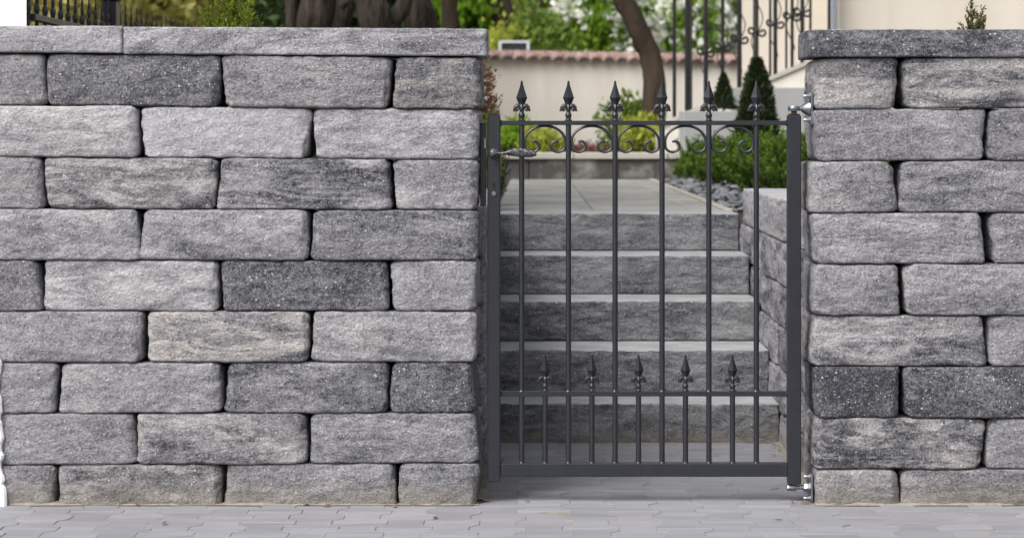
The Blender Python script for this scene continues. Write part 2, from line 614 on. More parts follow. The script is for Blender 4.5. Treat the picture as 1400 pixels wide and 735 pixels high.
# pavement bed + interlocking pavers
bed = MB()
bed.box(-3.2, 3.4, -2.2, .3, -.085, -.0014)
bed.box(-.30, .98, .301, 1.75, -.085, -.0016)
pavement = bed.build('pavement', M['sand'], smooth=False)
structure(pavement, 'grey interlocking paving of the street and gateway')


def paver_mesh(name, w, L, a, j=.0009, ch=.0010, t=.05):
    us = [-.5, -.33, -.17, .17, .33, .5]
    ws = [1, 1, -1, -1, 1, 1]
    pr = [((w / 2 + a * s) - j, u * L * (1 - 2 * j / L)) for u, s in zip(us, ws)]
    ring = [(x, y) for x, y in pr] + [(-x, y) for x, y in pr[::-1]]
    n = len(ring)
    v = [(x, y, -t) for x, y in ring] + [(x, y, -ch) for x, y in ring]
    v += [(x - math.copysign(ch, x), y - math.copysign(ch, y) * (abs(y) / (L / 2)), 0) for x, y in ring]
    f = []
    for k in range(n):
        k2 = (k + 1) % n
        f.append((k, k2, n + k2, n + k))
        f.append((n + k, n + k2, 2 * n + k2, 2 * n + k))
    f.append(tuple(range(2 * n, 3 * n)))
    me = bpy.data.meshes.new(name)
    me.from_pydata(v, [], f)
    me.materials.append(M['paver'])
    me.update()
    return me


PW, PL = .128, .168
pm = paver_mesh('paver', PW, PL, .0135)
far = MB()
pv = [tuple(v.co) for v in pm.vertices]
pf = [tuple(p.vertices) for p in pm.polygons]
rr_ = random.Random(5)
for c in range(-24, 27):
    x = c * PW + .035
    for k in range(-13, 11):
        y = k * PL + (PL / 2 if c % 2 else 0) - .02
        inside = -.24 < x < .93
        if y > -.02 and not (inside and y < 1.30):
            continue
        dz = rr_.uniform(-.0012, .0012)
        if y > -.75 and -1.62 < x < 1.62:
            o = bpy.data.objects.new('paver', pm)
            COL.objects.link(o)
            o.parent = pavement
            o.location = (x, y, dz)
            o.rotation_euler = (rr_.uniform(-.004, .004), rr_.uniform(-.004, .004), 0)
        else:
            far.add([(a + x, b + y, c2 + dz) for a, b, c2 in pv], pf)
fo = far.build('paver_field', M['paver'], pavement, smooth=False)
fo['kind'] = 'stuff'

# raised garden behind the walls
g = MB()
g.box(-40, -.33, .27, 2.7, -.088, .70)
g.box(1.14, 40, .27, 2.7, -.088, .70)
g.box(-40, 40, 2.701, 34, -.088, .6985)
g.box(.885, 1.139, 2.56, 2.7, -.088, .6975)
garden = g.build('garden_soil', M['soil'], smooth=False)
structure(garden, 'brown soil of the raised garden behind the walls')

# slope rising behind the garden
nx_, ny_ = 60, 24
v, f = [], []
for j in range(ny_ + 1):
    for i in range(nx_ + 1):
        x = -70 + 140 * i / nx_
        y = 33.5 + 90 * (j / ny_) ** 1.4
        z = .6 + 11 * min(1, (y - 33.5) / 60) ** .9
        v.append((x, y, z))
v = np.array(v)
v[:, 2] += .8 * fbm(v * .09, 3) * np.clip((v[:, 1] - 34) / 8, 0, 1)
for j in range(ny_):
    for i in range(nx_):
        a = j * (nx_ + 1) + i
        f.append((a, a + 1, a + nx_ + 2, a + nx_ + 1))
hill = mesh_obj('hillside', v, f, M['grass'])
structure(hill, 'blurred yellow-green slope behind the trees')


# ================================================================== STREET WALLS
def wx(px):
    return (px - VX) / 470.0


def wz(py):
    return H - (py - VY) / 470.0


WD = .25
T = lambda t, s, w, k: (t, s, w, k)
left_rows = [   # (y top left, y bottom left, y top right, y bottom right, [(x0, x1, tone)])
    (73.5, 143.5, 79, 149, [(-150, 62, T(.40, .2, .25, .6)), (64, 302, T(.24, .15, .12, .9)), (305, 536, T(.40, .35, .2, .5)), (540, 658, T(.34, .55, .65, .35))]),
    (144.5, 214, 150, 218, [(-70, 190, T(.72, .8, .35, .15)), (193, 427, T(.74, .15, .05, .25)), (429, 656, T(.56, .6, 0, .4))]),
    (215, 284.5, 219, 287, [(-170, 60, T(.56, .3, .4, .4)), (62, 297, T(.44, .95, .4, .55)), (299, 535, T(.36, .8, .15, .5)), (538, 655, T(.47, .5, .2, .3))]),
    (285.5, 355, 288, 356, [(-70, 190, T(.54, .55, .2, .3)), (192, 423, T(.46, .55, .12, .4)), (426, 656, T(.32, .4, .08, .55))]),
    (356, 425, 357, 425, [(-150, 56, T(.36, .25, .35, .8)), (58, 300, T(.68, .6, .3, .1)), (303, 532, T(.19, .25, 0, .85)), (535, 653, T(.50, .25, 0, .25))]),
    (426, 495, 426, 494.5, [(-60, 197, T(.46, .35, .15, .2)), (201, 424, T(.50, .9, .8, .25)), (426, 653, T(.47, .45, .25, .35))]),
    (496, 565, 495.5, 564, [(-130, 79, T(.50, .25, .2, .2)), (81, 305, T(.47, .35, .2, .4)), (308, 531, T(.30, .45, .1, .65)), (534, 651, T(.19, .15, 0, .8))]),
    (566, 635, 565, 632.5, [(-60, 186, T(.42, .25, .2, .3)), (187.5, 421, T(.48, .85, .55, .3)), (425, 653, T(.40, .45, .12, .35))]),
    (636, 702, 633.5, 702, [(-130, 76, T(.36, .25, .3, .25)), (79, 304, T(.40, .75, .7, .3)), (307, 543, T(.38, .35, .2, .35)), (545, 655, T(.36, .3, .1, .45))]),
]
left_wall = thing('stone_wall', 'long wall of grey split-face stone blocks left of the gate', 'wall', (wx(250), .12, 0))
seed = 100


def put_rows(wall, rows, xa, xb, lastmirror=False):
    global seed
    inv = wall.location
    for yt0, yb0, yt1, yb1, bl in rows:
        for (a, b, tone) in bl:
            seed += 1
            k = min(1, max(0, ((a + b) / 2 - xa) / (xb - xa)))
            yt = yt0 + (yt1 - yt0) * k
            yb = yb0 + (yb1 - yb0) * k
            o = stone('stone_block', wall, wx(a) + random.uniform(.001, .004), wx(b) - random.uniform(.003, .009), wz(yb), wz(yt), random.uniform(-.004, .006), WD, seed, tone, taper=.008, r=.0138)
            o.location = Vector(o.location) - inv
            ang = math.atan2(-((yt1 - yt0) + (yb1 - yb0)) / 2, xb - xa)
            o.rotation_euler = (0, -ang, 0)


put_rows(left_wall, left_rows, 0, 655)


def run_on(wall, rows, sign, n):
    """further blocks of the same wall outside the picture"""
    global seed
    for yt0, yb0, yt1, yb1, bl in rows:
        yt, yb = (yt0, yb0) if sign < 0 else (yt1, yb1)
        e = bl[0][0] if sign < 0 else bl[-1][1]
        for k in range(n):
            seed += 1
            a, b = (e - 234 * (k + 1), e - 234 * k - 4) if sign < 0 else (e + 4 + 234 * k, e + 234 * (k + 1))
            tone = T(random.uniform(.25, .6), random.uniform(.3, .9), random.uniform(0, .4), random.uniform(.2, .7))
            o = stone('stone_block', wall, wx(a), wx(b), wz(yb), wz(yt), random.uniform(-.004, .006), WD, seed, tone, taper=.006, r=.0138, step=.011)
            o.location = Vector(o.location) - wall.location


run_on(left_wall, left_rows, -1, 2)


def coping(wall, a, b, y0, y1, tone, s, depth=.29, yf=-.012, rot=0.0):
    o = stone('coping_stone', wall, wx(a), wx(b), wz(y1), wz(y0), yf, depth, s, tone, mats=[M['stone'], M['tread']], top_slot=1, top_flat=True, r=.007, amp=.55, bulge=.001, skew=(0, 0))
    o.location = Vector(o.location) - wall.location
    o.rotation_euler = (0, rot, 0)
    return o


coping(left_wall, -640, -161.5, 34.5, 71, T(.5, .5, .1, .6), 14, rot=.002)
coping(left_wall, -160, 168, 35.6, 72, T(.64, .45, .2, .45), 11, rot=.004)
coping(left_wall, 169.3, 666, 38.3, 75.5, T(.52, .8, .02, .8), 12, rot=.0055)

right_rows = [
    (80, 150, 78, 147, [(1115, 1230, T(.38, .85, .5, .4)), (1236, 1470, T(.40, .9, .45, .35))]),
    (151, 220.5, 148, 218.5, [(1116, 1349, T(.44, .35, .1, .4)), (1352, 1585, T(.30, .3, .1, .3))]),
    (221.5, 290.5, 219.5, 290, [(1107, 1226, T(.46, .45, .35, .2)), (1231, 1465, T(.37, .5, .08, .3))]),
    (291.5, 360.5, 291, 360, [(1112, 1347, T(.46, .65, .05, .3)), (1355, 1590, T(.38, .4, .1, .4))]),
    (361.5, 430.5, 361, 431, [(1112, 1232, T(.40, .35, .1, .3)), (1236, 1470, T(.44, .45, .2, .25))]),
    (431.5, 500.5, 432, 501, [(1113, 1347, T(.42, .85, .35, .3)), (1352, 1590, T(.40, .3, .1, .3))]),
    (501.5, 570.5, 502, 571, [(1115, 1232, T(.10, .12, .05, .95)), (1236, 1470, T(.14, .2, 0, .9))]),
    (571.5, 640.5, 572, 641, [(1115, 1349, T(.35, .9, .6, .4)), (1351.5, 1590, T(.40, .3, .1, .3))]),
    (641.5, 702, 642, 702, [(1116, 1230, T(.38, .3, .5, .25)), (1233, 1470, T(.35, .4, .55, .3))]),
]
right_wall = thing('stone_wall', 'short stretch of grey split-face stone blocks right of the gate', 'wall', (wx(1270), .12, 0))
seed = 300
put_rows(right_wall, right_rows, 1112, 1400)
run_on(right_wall, right_rows, 1, 3)
coping(right_wall, 1106, 1620, 41, 78.5, T(.20, .45, .02, .95), 13, depth=.29, yf=-.012, rot=.001)
for k in range(2):
    coping(right_wall, 1621.5 + 331 * k, 1951 + 331 * k, 41, 78.5, T(.3, .5, .05, .8), 15 + k)

# side walls of the stair well
ZJ = [.852, .702, .552, .402, .252, .102, -.05]
seed = 500
side_r = thing('retaining_wall', 'low side wall of grey stone blocks to the right of the steps', 'wall', (1.0, 1.4, 0))
for k in range(6):
    ys = [.262, .70, 1.08, 1.56, 2.05, 2.45, 2.9] if k % 2 == 0 else [.262, .46, .86, 1.34, 1.8, 2.26, 2.72]
    if k == 0:
        ys = [.262, .62, 1.12, 1.82, 2.54]
    for a, b in zip(ys, ys[1:]):
        seed += 1
        tone = T(random.uniform(.30, .50) + (.22 if k == 0 else 0), random.uniform(.5, .9), random.uniform(0, .2), random.uniform(.2, .6))
        o = stone('stone_block', side_r, a + .002, b - .002, ZJ[k + 1] + .0015, ZJ[k] - .0015, .872 + random.uniform(-.008, .008), .25, seed, tone, face='left', r=.014, taper=.002, mats=[M['stone'], M['tread']], top_slot=1 if k == 0 else 0, step=.009)
        o.location = Vector(o.location) - side_r.location
side_l = thing('retaining_wall', 'low side wall of grey stone blocks left of the steps, half hidden by gate post', 'wall', (-.30, 1.4, 0))
for k in range(6):
    ys = [.262, .66, 1.1, 1.58, 2.08, 2.52] if k % 2 == 0 else [.262, .46, .9, 1.36, 1.84, 2.3, 2.52]
    for a, b in zip(ys, ys[1:]):
        seed += 1
        tone = T(random.uniform(.30, .5), random.uniform(.3, .8), random.uniform(.1, .4), random.uniform(.2, .6))
        o = stone('stone_block', side_l, a + .002, b - .002, ZJ[k + 1] + .0015, ZJ[k] - .0015, -.150 + random.uniform(-.006, .006), .18, seed, tone, face='right', r=.014, taper=.002, step=.012)
        o.location = Vector(o.location) - side_l.location

# ================================================================== STEPS
steps = thing('garden_steps', 'flight of five dark split-face stone steps with pale treads behind the gate', 'steps', (.36, 1.2, 0))
tops = [.135, .287, .438, .590, .743]
fronts = [7.2 - 6, 7.525 - 6, 7.86 - 6, 8.21 - 6, 8.575 - 6]
for k in range(5):
    z1 = tops[k]
    z0 = -.03 if k == 0 else tops[k - 1] + .002
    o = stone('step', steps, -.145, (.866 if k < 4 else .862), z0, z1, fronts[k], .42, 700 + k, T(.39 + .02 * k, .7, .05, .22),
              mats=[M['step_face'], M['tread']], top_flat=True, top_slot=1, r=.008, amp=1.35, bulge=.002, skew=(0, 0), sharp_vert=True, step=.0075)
    o.location = Vector(o.location) - steps.location

# garden path
path = MB().box(-.16, .90, 2.98, 8.9, .6, .728).build('garden_path', M['sand'], smooth=False)
structure(path, 'path of pale grey slabs at the top of the steps')
slabs = {}
y = 2.985
row = 0
while y < 8.7:
    L = .58
    for (a, b) in ((-.152, .268), (.268, .688), (.688, .835)):
        key = round(b - a, 3)
        if key not in slabs:
            slabs[key] = MB().box(-(b - a) / 2 + .002, (b - a) / 2 - .002, -L / 2 + .002, L / 2 - .002, -.05, 0, .003)
            o = slabs[key].build('slab', M['slab'], path, smooth=False)
            slabs[key] = o.data
        else:
            o = bpy.data.objects.new('slab', slabs[key])
            COL.objects.link(o)
            o.parent = path
        o.location = ((a + b) / 2, y + L / 2, .743 + random.uniform(-.001, .001))
    for kx in (.8575,):
        if 'k' not in slabs:
            o = MB().box(-.02, .02, -L / 2 + .001, L / 2 - .001, -.1, .004, .004).build('kerb_stone', M['kerb'], path, smooth=False)
            slabs['k'] = o.data
        else:
            o = bpy.data.objects.new('kerb_stone', slabs['k'])
            COL.objects.link(o)
            o.parent = path
        o.location = (kx, y + L / 2, .745)
    y += L
    row += 1

# raised bed at the end of the path
bed_w = thing('planter_wall', 'low weathered concrete bed wall across the end of the garden path', 'wall', (.35, 8.9, .7))
xs_ = [-.75, -.02, .62, 1.06, 1.55]
for a, b in zip(xs_, xs_[1:]):
    o = MB().box(a + .003, b - .003, 8.80, 9.05, .68, .885, .006).build('concrete_block', M['concrete'], bed_w, smooth=False)
    o.location = -Vector(bed_w.location)
for a, b in zip([-.75, .30, .98], [.30, .98, 1.55]):
    o = MB().box(a + .002, b - .002, 8.775, 9.07, .887, .935, .006).build('cap_stone', M['concrete_cap'], bed_w, smooth=False)
    o.location = -Vector(bed_w.location)

# white rendered house corner at the far left
white = thing('white_house', 'white rough-rendered house corner at the far left above the wall', 'house', (-3, 2, 0))
fp = [(-5.5, .62), (-1.622, .62), (-1.652, .71), (-2.7, 5), (-5.5, 5)]
o = MB().add([(x, y, -.05) for x, y in fp] + [(x, y, 5.2) for x, y in fp], [(9, 8, 7, 6, 5)[::-1]] + [(k, (k + 1) % 5, 5 + (k + 1) % 5, 5 + k) for k in range(5)]).build('wall', M['plaster'], white, smooth=False)
o.location = -Vector(white.location)
# ragged plaster footing against the stone wall
n = 44
v, f = [], []
for i in range(n + 1):
    z = -.02 + .46 * i / n
    base = 6 if z < .12 else (3.5 if z < .32 else 2)
    e = base + 5.0 * fbm(np.array([[1.7, 3.1, z * 22]]), 3)[0] + (5 if z < .06 else 0)
    xr = wx(e)
    yf = -.019
    v += [(-2.2, yf, z), (xr - .006, yf, z), (xr, yf + .006, z), (xr, .05, z), (-2.2, .05, z)]
for i in range(n):
    for k in range(4):
        a = i * 5 + k
        f.append((a, a + 1, a + 6, a + 5))
f.append((n * 5, n * 5 + 1, n * 5 + 2, n * 5 + 3, n * 5 + 4))
ft = mesh_obj('plaster_footing', v, f, M['plaster'], smooth=False)
tag(ft, 'ragged white plaster patch at the lower left end of the stone wall', 'plaster patch')

# cream garden wall with tiled coping
GD = 26.0
gw = thing('garden_wall', 'cream rendered garden wall with a coping of red-brown roof tiles behind the gate', 'wall', (0, 20, .7))
A = P(560, 82, GD)
B = P(1030, 90, GD + .8)
dirv = Vector((B.x - A.x, B.y - A.y, 0)).normalized()
nrm_ = Vector((dirv.y, -dirv.x, 0))
Lw = (B - A).length
sl = (B.z - A.z) / Lw


def wall_pt(s, off, z):
    q = A + dirv * s + nrm_ * off
    return (q.x, q.y, z)


mb = MB()
zA, zB = A.z, A.z + sl * Lw
vv = [wall_pt(0, 0, .6), wall_pt(Lw, 0, .6), wall_pt(Lw, 0, zB + .06), wall_pt(0, 0, zA + .06), wall_pt(0, -.3, .6), wall_pt(Lw, -.3, .6), wall_pt(Lw, -.3, zB + .06), wall_pt(0, -.3, zA + .06)]
mb.add(vv, [(0, 1, 2, 3), (5, 4, 7, 6), (4, 0, 3, 7), (1, 5, 6, 2), (3, 2, 6, 7)])
o = mb.build('wall', M['cream'], gw, smooth=False)
o.location = -Vector(gw.location)
tp = .165
nt_ = int(Lw / tp)
tm = MB()
pts_o, pts_i = [], []
n_a = 8
for j, (yy, zz, sc) in enumerate(((.10, -.012, 1.0), (-.16, .075, .82))):
    for k in range(n_a + 1):
        a = math.pi * k / n_a
        pts_o.append((-math.cos(a) * .083 * sc, -yy, zz + math.sin(a) * .062 * sc))
for j, (yy, zz, sc) in enumerate(((.10, -.012, 1.0), (-.16, .075, .82))):
    for k in range(n_a + 1):
        a = math.pi * k / n_a
        pts_i.append((-math.cos(a) * .070 * sc, -yy, zz - .008 + math.sin(a) * .050 * sc))
vs = pts_o + pts_i
fs = []
m1 = n_a + 1
for k in range(n_a):
    fs.append((k, k + 1, m1 + k + 1, m1 + k))
    fs.append((2 * m1 + k + 1, 2 * m1 + k, 3 * m1 + k, 3 * m1 + k + 1))
    fs.append((k + 1, k, 2 * m1 + k, 2 * m1 + k + 1))
tile0 = None
for i in range(nt_):
    s = (i + .5) * tp
    q = wall_pt(s, 0, A.z + sl * s + .035)
    for back in (0, 1):
        if tile0 is None:
            tm.add(vs, fs)
            o = tm.build('roof_tile', M['tile'], gw)
            tile0 = o.data
        else:
            o = bpy.data.objects.new('roof_tile', tile0)
            COL.objects.link(o)
            o.parent = gw
        qq = Vector(q) - nrm_ * (.15 + (.16 if back else -.0)) if False else Vector(q)
        if back:
            qq = Vector(q) - nrm_ * .30
        o.location = qq - Vector(gw.location)
        o.rotation_euler = (0, 0, math.atan2(dirv.y, dirv.x) + (math.pi if back else 0) + random.uniform(-.03, .03))
mb = MB()
for off0, off1 in ((-.15, -.15),):
    pts = [wall_pt(s, -.15, A.z + sl * s + .10) for s in np.linspace(0, Lw, 12)]
    mb.tube(pts, .05, 8)
o = mb.build('ridge', M['tile'], gw)
o.location = -Vector(gw.location)

# ================================================================== HOUSE on the right
hs = thing('house', 'peach rendered house with outside stairs behind the right wall', 'house', (2.5, 11, .7))


def hpart(name, mb, mat, smooth=False):
    o = mb.build(name, mat, hs, smooth=smooth)
    o.location = -Vector(hs.location)
    return o


HD = 17.0
xl = P(1011, 0, HD).x
xr = P(1137, 0, HD).x
fp = [(xl, HD - D0), (9.5, HD - D0), (9.5, HD - D0 + 6), (xl + .64, HD - D0 + 6)]
hpart('wall', MB().add([(x, y, .6) for x, y in fp] + [(x, y, 7.5) for x, y in fp], [(4, 5, 6, 7)] + [(k, (k + 1) % 4, 4 + (k + 1) % 4, 4 + k) for k in range(4)]), M['peach'])
# projecting bay right of the downpipe
bx = P(1147, 0, 16.62).x
hpart('bay_wall', MB().box(bx, 9.0, 10.62, HD - D0 - .001, .6, 7.5), M['beige'])
mb = MB()
c = P(1141, 0, 16.5)
mb.tube([(c.x - .01, c.y, .75), (c.x - .01, c.y, 7.2)], .036, 14)
hpart('downpipe', mb, M['downpipe'], True)
c2 = P(1133.5, 0, 16.4)
hpart('corner_rail', MB().box(c2.x - .012, c2.x + .012, c2.y - .012, c2.y + .012, .75, 6.5), M['black_iron'])

# stair flight: cheek wall rising to the right, with treads behind
SD = 15.2
p0 = P(905, 173, SD)
p1 = P(1118, 83, SD)
pl = P(1055, 118, SD)
ymin, ymax = SD - D0, SD - D0 + .14
mb = MB()
top = [(p0.x, p0.z), (p1.x, p1.z)]
prof = [(p0.x, .65), (p1.x + .05, .65), (p1.x + .05, p1.z), (p1.x, p1.z), (p0.x, p0.z)]
vv = [(x, ymin, z) for x, z in prof] + [(x, ymax, z) for x, z in prof]
mb.add(vv, [(0, 1, 2, 3, 4), (9, 8, 7, 6, 5), (2, 7, 8, 3), (3, 8, 9, 4), (1, 6, 7, 2), (0, 4, 9, 5), (0, 5, 6, 1)])
hpart('stair_cheek', mb, M['cream'])
# sloping cover strip on the cheek
mb = MB()
d_ = Vector((p1.x - p0.x, 0, p1.z - p0.z)).normalized()
u_ = Vector((-d_.z, 0, d_.x))
q0, q1 = Vector((p0.x, 0, p0.z)) + u_ * .001, Vector((p1.x, 0, p1.z)) + u_ * .001
vv = []
for yy in (ymin - .02, ymax + .02):
    for pt, k in ((q0, 0), (q1, 0), (q1, 1), (q0, 1)):
        w_ = pt + u_ * (.028 * k)
        vv.append((w_.x, yy, w_.z))
mb.add(vv, [(0, 1, 2, 3), (7, 6, 5, 4), (3, 2, 6, 7), (4, 5, 1, 0), (1, 5, 6, 2), (4, 0, 3, 7)])
hpart('cheek_cover', mb, M['concrete_cap'])
pg = P(1000, 151, SD)
hpart('plinth', MB().box(pg.x, p1.x + .6, ymin - .05, ymin - .003, .65, P(0, 120, SD).z, .004), M['plinth'])
pg2 = P(928, 190, SD)
hpart('plinth_step', MB().box(pg2.x, pg.x - .002, ymin - .06, ymin - .003, .65, P(0, 152, SD).z, .004), M['plinth'])
for k in range(7):
    x0 = p0.x + (p1.x - p0.x) * k / 7
    z = p0.z + (p1.z - p0.z) * (k + .3) / 7 - .06
    hpart('stair_tread', MB().box(x0, x0 + (p1.x - p0.x) / 7 + .02, ymax + .002, ymax + 1.05, .66, z), M['concrete_cap'])


# ================================================================== IRON RAILING on the house stairs
def spiral(cx, cz, r0, r1, a0, a1, y, n=26):
    return [(cx + (r0 + (r1 - r0) * t) * math.cos(a0 + (a1 - a0) * t), y, cz + (r0 + (r1 - r0) * t) * math.sin(a0 + (a1 - a0) * t)) for t in np.linspace(0, 1, n)]


def railing(name, label, yv, bars, rad, scrolls=True):
    d = yv + D0
    rl = thing(name, label, 'railing', (P(1000, 0, d).x, yv, .75))
    s = d / FPX
    ends = []
    for (px, pb, r) in bars:
        b = P(px, pb, d)
        zt = P(px, 0, d).z + .62 - (px - 1000) * -.43 * s
        mb = MB().tube([(b.x, yv, b.z), (b.x, yv, zt)], rad * r, 8)
        o = mb.build('baluster', M['black_iron'], rl)
        o.location = -Vector(rl.location)
        ends.append((b.x, zt))
    a, b = ends[0], ends[-1]
    o = MB().tube([(a[0] - .1, yv, a[1] - .04), (b[0] + .1, yv, b[1] + .04)], .018, 8).build('handrail', M['black_iron'], rl)
    o.location = -Vector(rl.location)
    if scrolls:
        for i, (px, pb, r) in enumerate(bars):
            if px < 960:
                continue
            c = P(px, pb - 76, d)
            for sg in (-1, 1):
                mb = MB()
                mb.tube(spiral(c.x + sg * .040, c.z - sg * .008, .034, .009, math.pi if sg > 0 else 0, (math.pi if sg > 0 else 0) - sg * -3.6 * math.pi / 2 * 1.15, yv), .0085, 6)
                # long drawn-out tail hugging the bar
                tail = [(c.x + sg * (.012 + .030 * math.sin(t * math.pi * 1.5)), yv, c.z + .01 + (.26 * t if sg > 0 else -.26 * t)) for t in np.linspace(0, 1, 22)]
                mb.tube(tail, .0042, 6)
                o = mb.build('scroll', M['black_iron'], rl)
                o.location = -Vector(rl.location)
            o = MB().lathe([(.016, -.02), (.022, 0), (.016, .02)], (c.x, yv, c.z), 8).build('collar', M['black_iron'], rl)
            o.location = -Vector(rl.location)
    return rl


railing('stair_railing', 'near black wrought-iron stair railing with scrolls left of the right wall', SD - D0 + .05,
        [(922, 166, .9), (940, 203, 1.35), (965, 147, 1.1), (988, 139, .9), (1011, 129, 1.15), (1035, 119, .8), (1060, 108, 1.0), (1083, 98, .8), (1097, 92, 1.0)], .0155)
railing('stair_railing', 'far black iron stair railing seen thinly between the bars of the near one', SD - D0 + 1.1,
        [(945, 156, .7), (1031, 112, .7), (1053, 105, .8), (1075, 94, .7), (1108, 84, .8)], .013, scrolls=False)

# ================================================================== GATE
GY = .05
GS = FPX / (D0 + GY)


def gx(px):
    return (px - VX) / GS


def gz(py):
    return H - (py - VY) / GS


gate = thing('garden_gate', 'anthracite wrought-iron garden gate with spear tips and scrolls', 'gate', (gx(880), GY, .05))


def gpart(name, mb, mat=None, parent=None, smooth=True, angle=40):
    o = mb.build(name, mat or M['iron'], parent or gate, smooth=smooth, angle=angle)
    o.location = -Vector(gate.location) if parent is None else (0, 0, 0)
    return o


def post(px0, px1, py0, py1):
    a, b = gx(px0), gx(px1)
    w = (b - a) / 2
    mb = MB().box(a, b, GY - .019, GY + .019, gz(py1), gz(py0) - .004, .0028)
    mb.box(a + .003, b - .003, GY - .016, GY + .016, gz(py0) - .0045, gz(py0), .0025)
    return gpart('post', mb)


pl_ = post(666.6, 684.2, 155.5, 657)
pr_ = post(1076.3, 1094.3, 155.5, 661)
xa, xb = gx(684.2) - .0005, gx(1076.3) + .0005
gpart('rail', MB().box(xa, xb, GY - .010, GY + .010, gz(171.2), gz(165.2), .0012))
gpart('rail', MB().box(xa, xb, GY - .008, GY + .008, gz(541), gz(534.2), .0012))
gpart('bottom_rail', MB().box(xa, xb, GY - .017, GY + .017, gz(650), gz(632), .0025))
# weld fillets
for px, sg in ((684.2, 1), (1076.3, -1)):
    for py in (168.2, 537.6):
        gpart('weld', MB().lathe([(.011, 0), (.0085, .003), (.007, .006)] if sg > 0 else [(.007, -.006), (.0085, -.003), (.011, 0)], (gx(px) + sg * .0008, GY, gz(py)), 10, axis='x'))


def finial_mesh(name):
    """fleur spear tip, 0.12 m tall, standing on z = 0"""
    mb = MB()
    mb.lathe([(.0105, 0), (.0110, .003), (.0072, .008), (.0082, .011), (.0100, .016), (.0096, .021), (.0072, .025), (.0066, .030), (.0078, .040), (.0085, .047), (.0070, .056)], n=14)
    # four-sided spear with ridges towards the viewer
    mb.lathe([(.0080, .043), (.0100, .053), (.0165, .0700), (.0172, .0712), (.0163, .0724), (.0118, .0860), (.0076, .0990), (.0046, .1090), (.0036, .1160), (.0030, .1200), (.0014, .1225)], n=4, rot=math.pi / 2)
    # curled leaves: left, right, and one in front and behind
    for ang, sc in ((0, 1), (math.pi, 1), (math.pi / 2, .55), (-math.pi / 2, .55)):
        ca, sa = math.cos(ang), math.sin(ang)
        prof = [(.000, .030), (.003, .039), (.008, .0455), (.0145, .0465), (.0195, .0415), (.0212, .0350), (.0240, .0320), (.0278, .0328)]
        rad = [.0050, .0058, .0062, .0062, .0056, .0046, .0032, .0012]
        mb.tube([(x * ca * sc, x * sa * sc, z) for x, z in prof], [r_ * (1.1 if sc == 1 else .75) for r_ in rad], 8)
        pr2 = [(.0190, .0360), (.0150, .0320), (.0115, .0335), (.0115, .0380)]
        mb.tube([(x * ca * sc, x * sa * sc, z) for x, z in pr2], [.0042, .0042, .0034, .0016], 6)
    o = mb.build(name, M['iron'], None, angle=32)
    return o


fin0 = finial_mesh('spear_tip')
fin_data = fin0.data
bpy.data.objects.remove(fin0)


def finial(px, py_base, sc):
    o = bpy.data.objects.new('spear_tip', fin_data)
    COL.objects.link(o)
    o.parent = gate
    o.scale = (sc, sc, sc)
    o.rotation_euler = (0, 0, random.uniform(-.04, .04))
    o.location = Vector((gx(px), GY, gz(py_base))) - Vector(gate.location)


tall = [713.3, 777.2, 841, 905.2, 969.2, 1034]
short = [745.3, 809.2, 873, 937.2, 1001.4]
for px in tall:
    gpart('bar', MB().tube([(gx(px), GY, gz(634)), (gx(px), GY, gz(169))], .0079, 14))
    finial(px, 165.6, .965)
    gpart('weld', MB().lathe([(.0098, 0), (.0090, .002), (.0079, .0045)], (gx(px), GY, gz(632) - .001), 12))
    gpart('weld', MB().lathe([(.0105, 0), (.0095, .003), (.0079, .005)], (gx(px), GY, gz(534.3) - .001), 12))
for px in short:
    gpart('bar', MB().tube([(gx(px), GY, gz(634)), (gx(px), GY, gz(538))], .0079, 14))
    finial(px, 534.5, .87)
    gpart('weld', MB().lathe([(.0098, 0), (.0090, .002), (.0079, .0045)], (gx(px), GY, gz(632) - .001), 12))


def scroll_pts(cx):
    """C-shaped scroll hanging under the top rail between two bars"""
    a, zt = .0598, gz(172.2)
    rz = .047
    pts = []
    zc = zt - rz
    for t in np.linspace(math.pi / 2, math.pi * 1.03, 16):
        pts.append((cx + a * math.cos(t), zc + rz * math.sin(t)))
    # lower curl
    ccx, ccz, r0 = cx - a + .0245, zc - .009, .0245
    for t in np.linspace(math.pi * 1.1, math.pi * 2.62, 24):
        k = (t - math.pi * 1.1) / (math.pi * 1.52)
        rr2 = r0 * (1 - .60 * k ** 1.3)
        pts.append((ccx + rr2 * math.cos(t), ccz + rr2 * math.sin(t) * .93))
    return pts


for a, b in zip(tall, tall[1:]):
    cx = (gx(a) + gx(b)) / 2
    half = scroll_pts(cx)
    right = [(2 * cx - x, z) for x, z in half]
    full = half[::-1] + right[1:]
    gpart('scroll', MB().tube([(x, GY, z) for x, z in full], [.0026] + [.0040] * (len(full) - 2) + [.0026], 8))

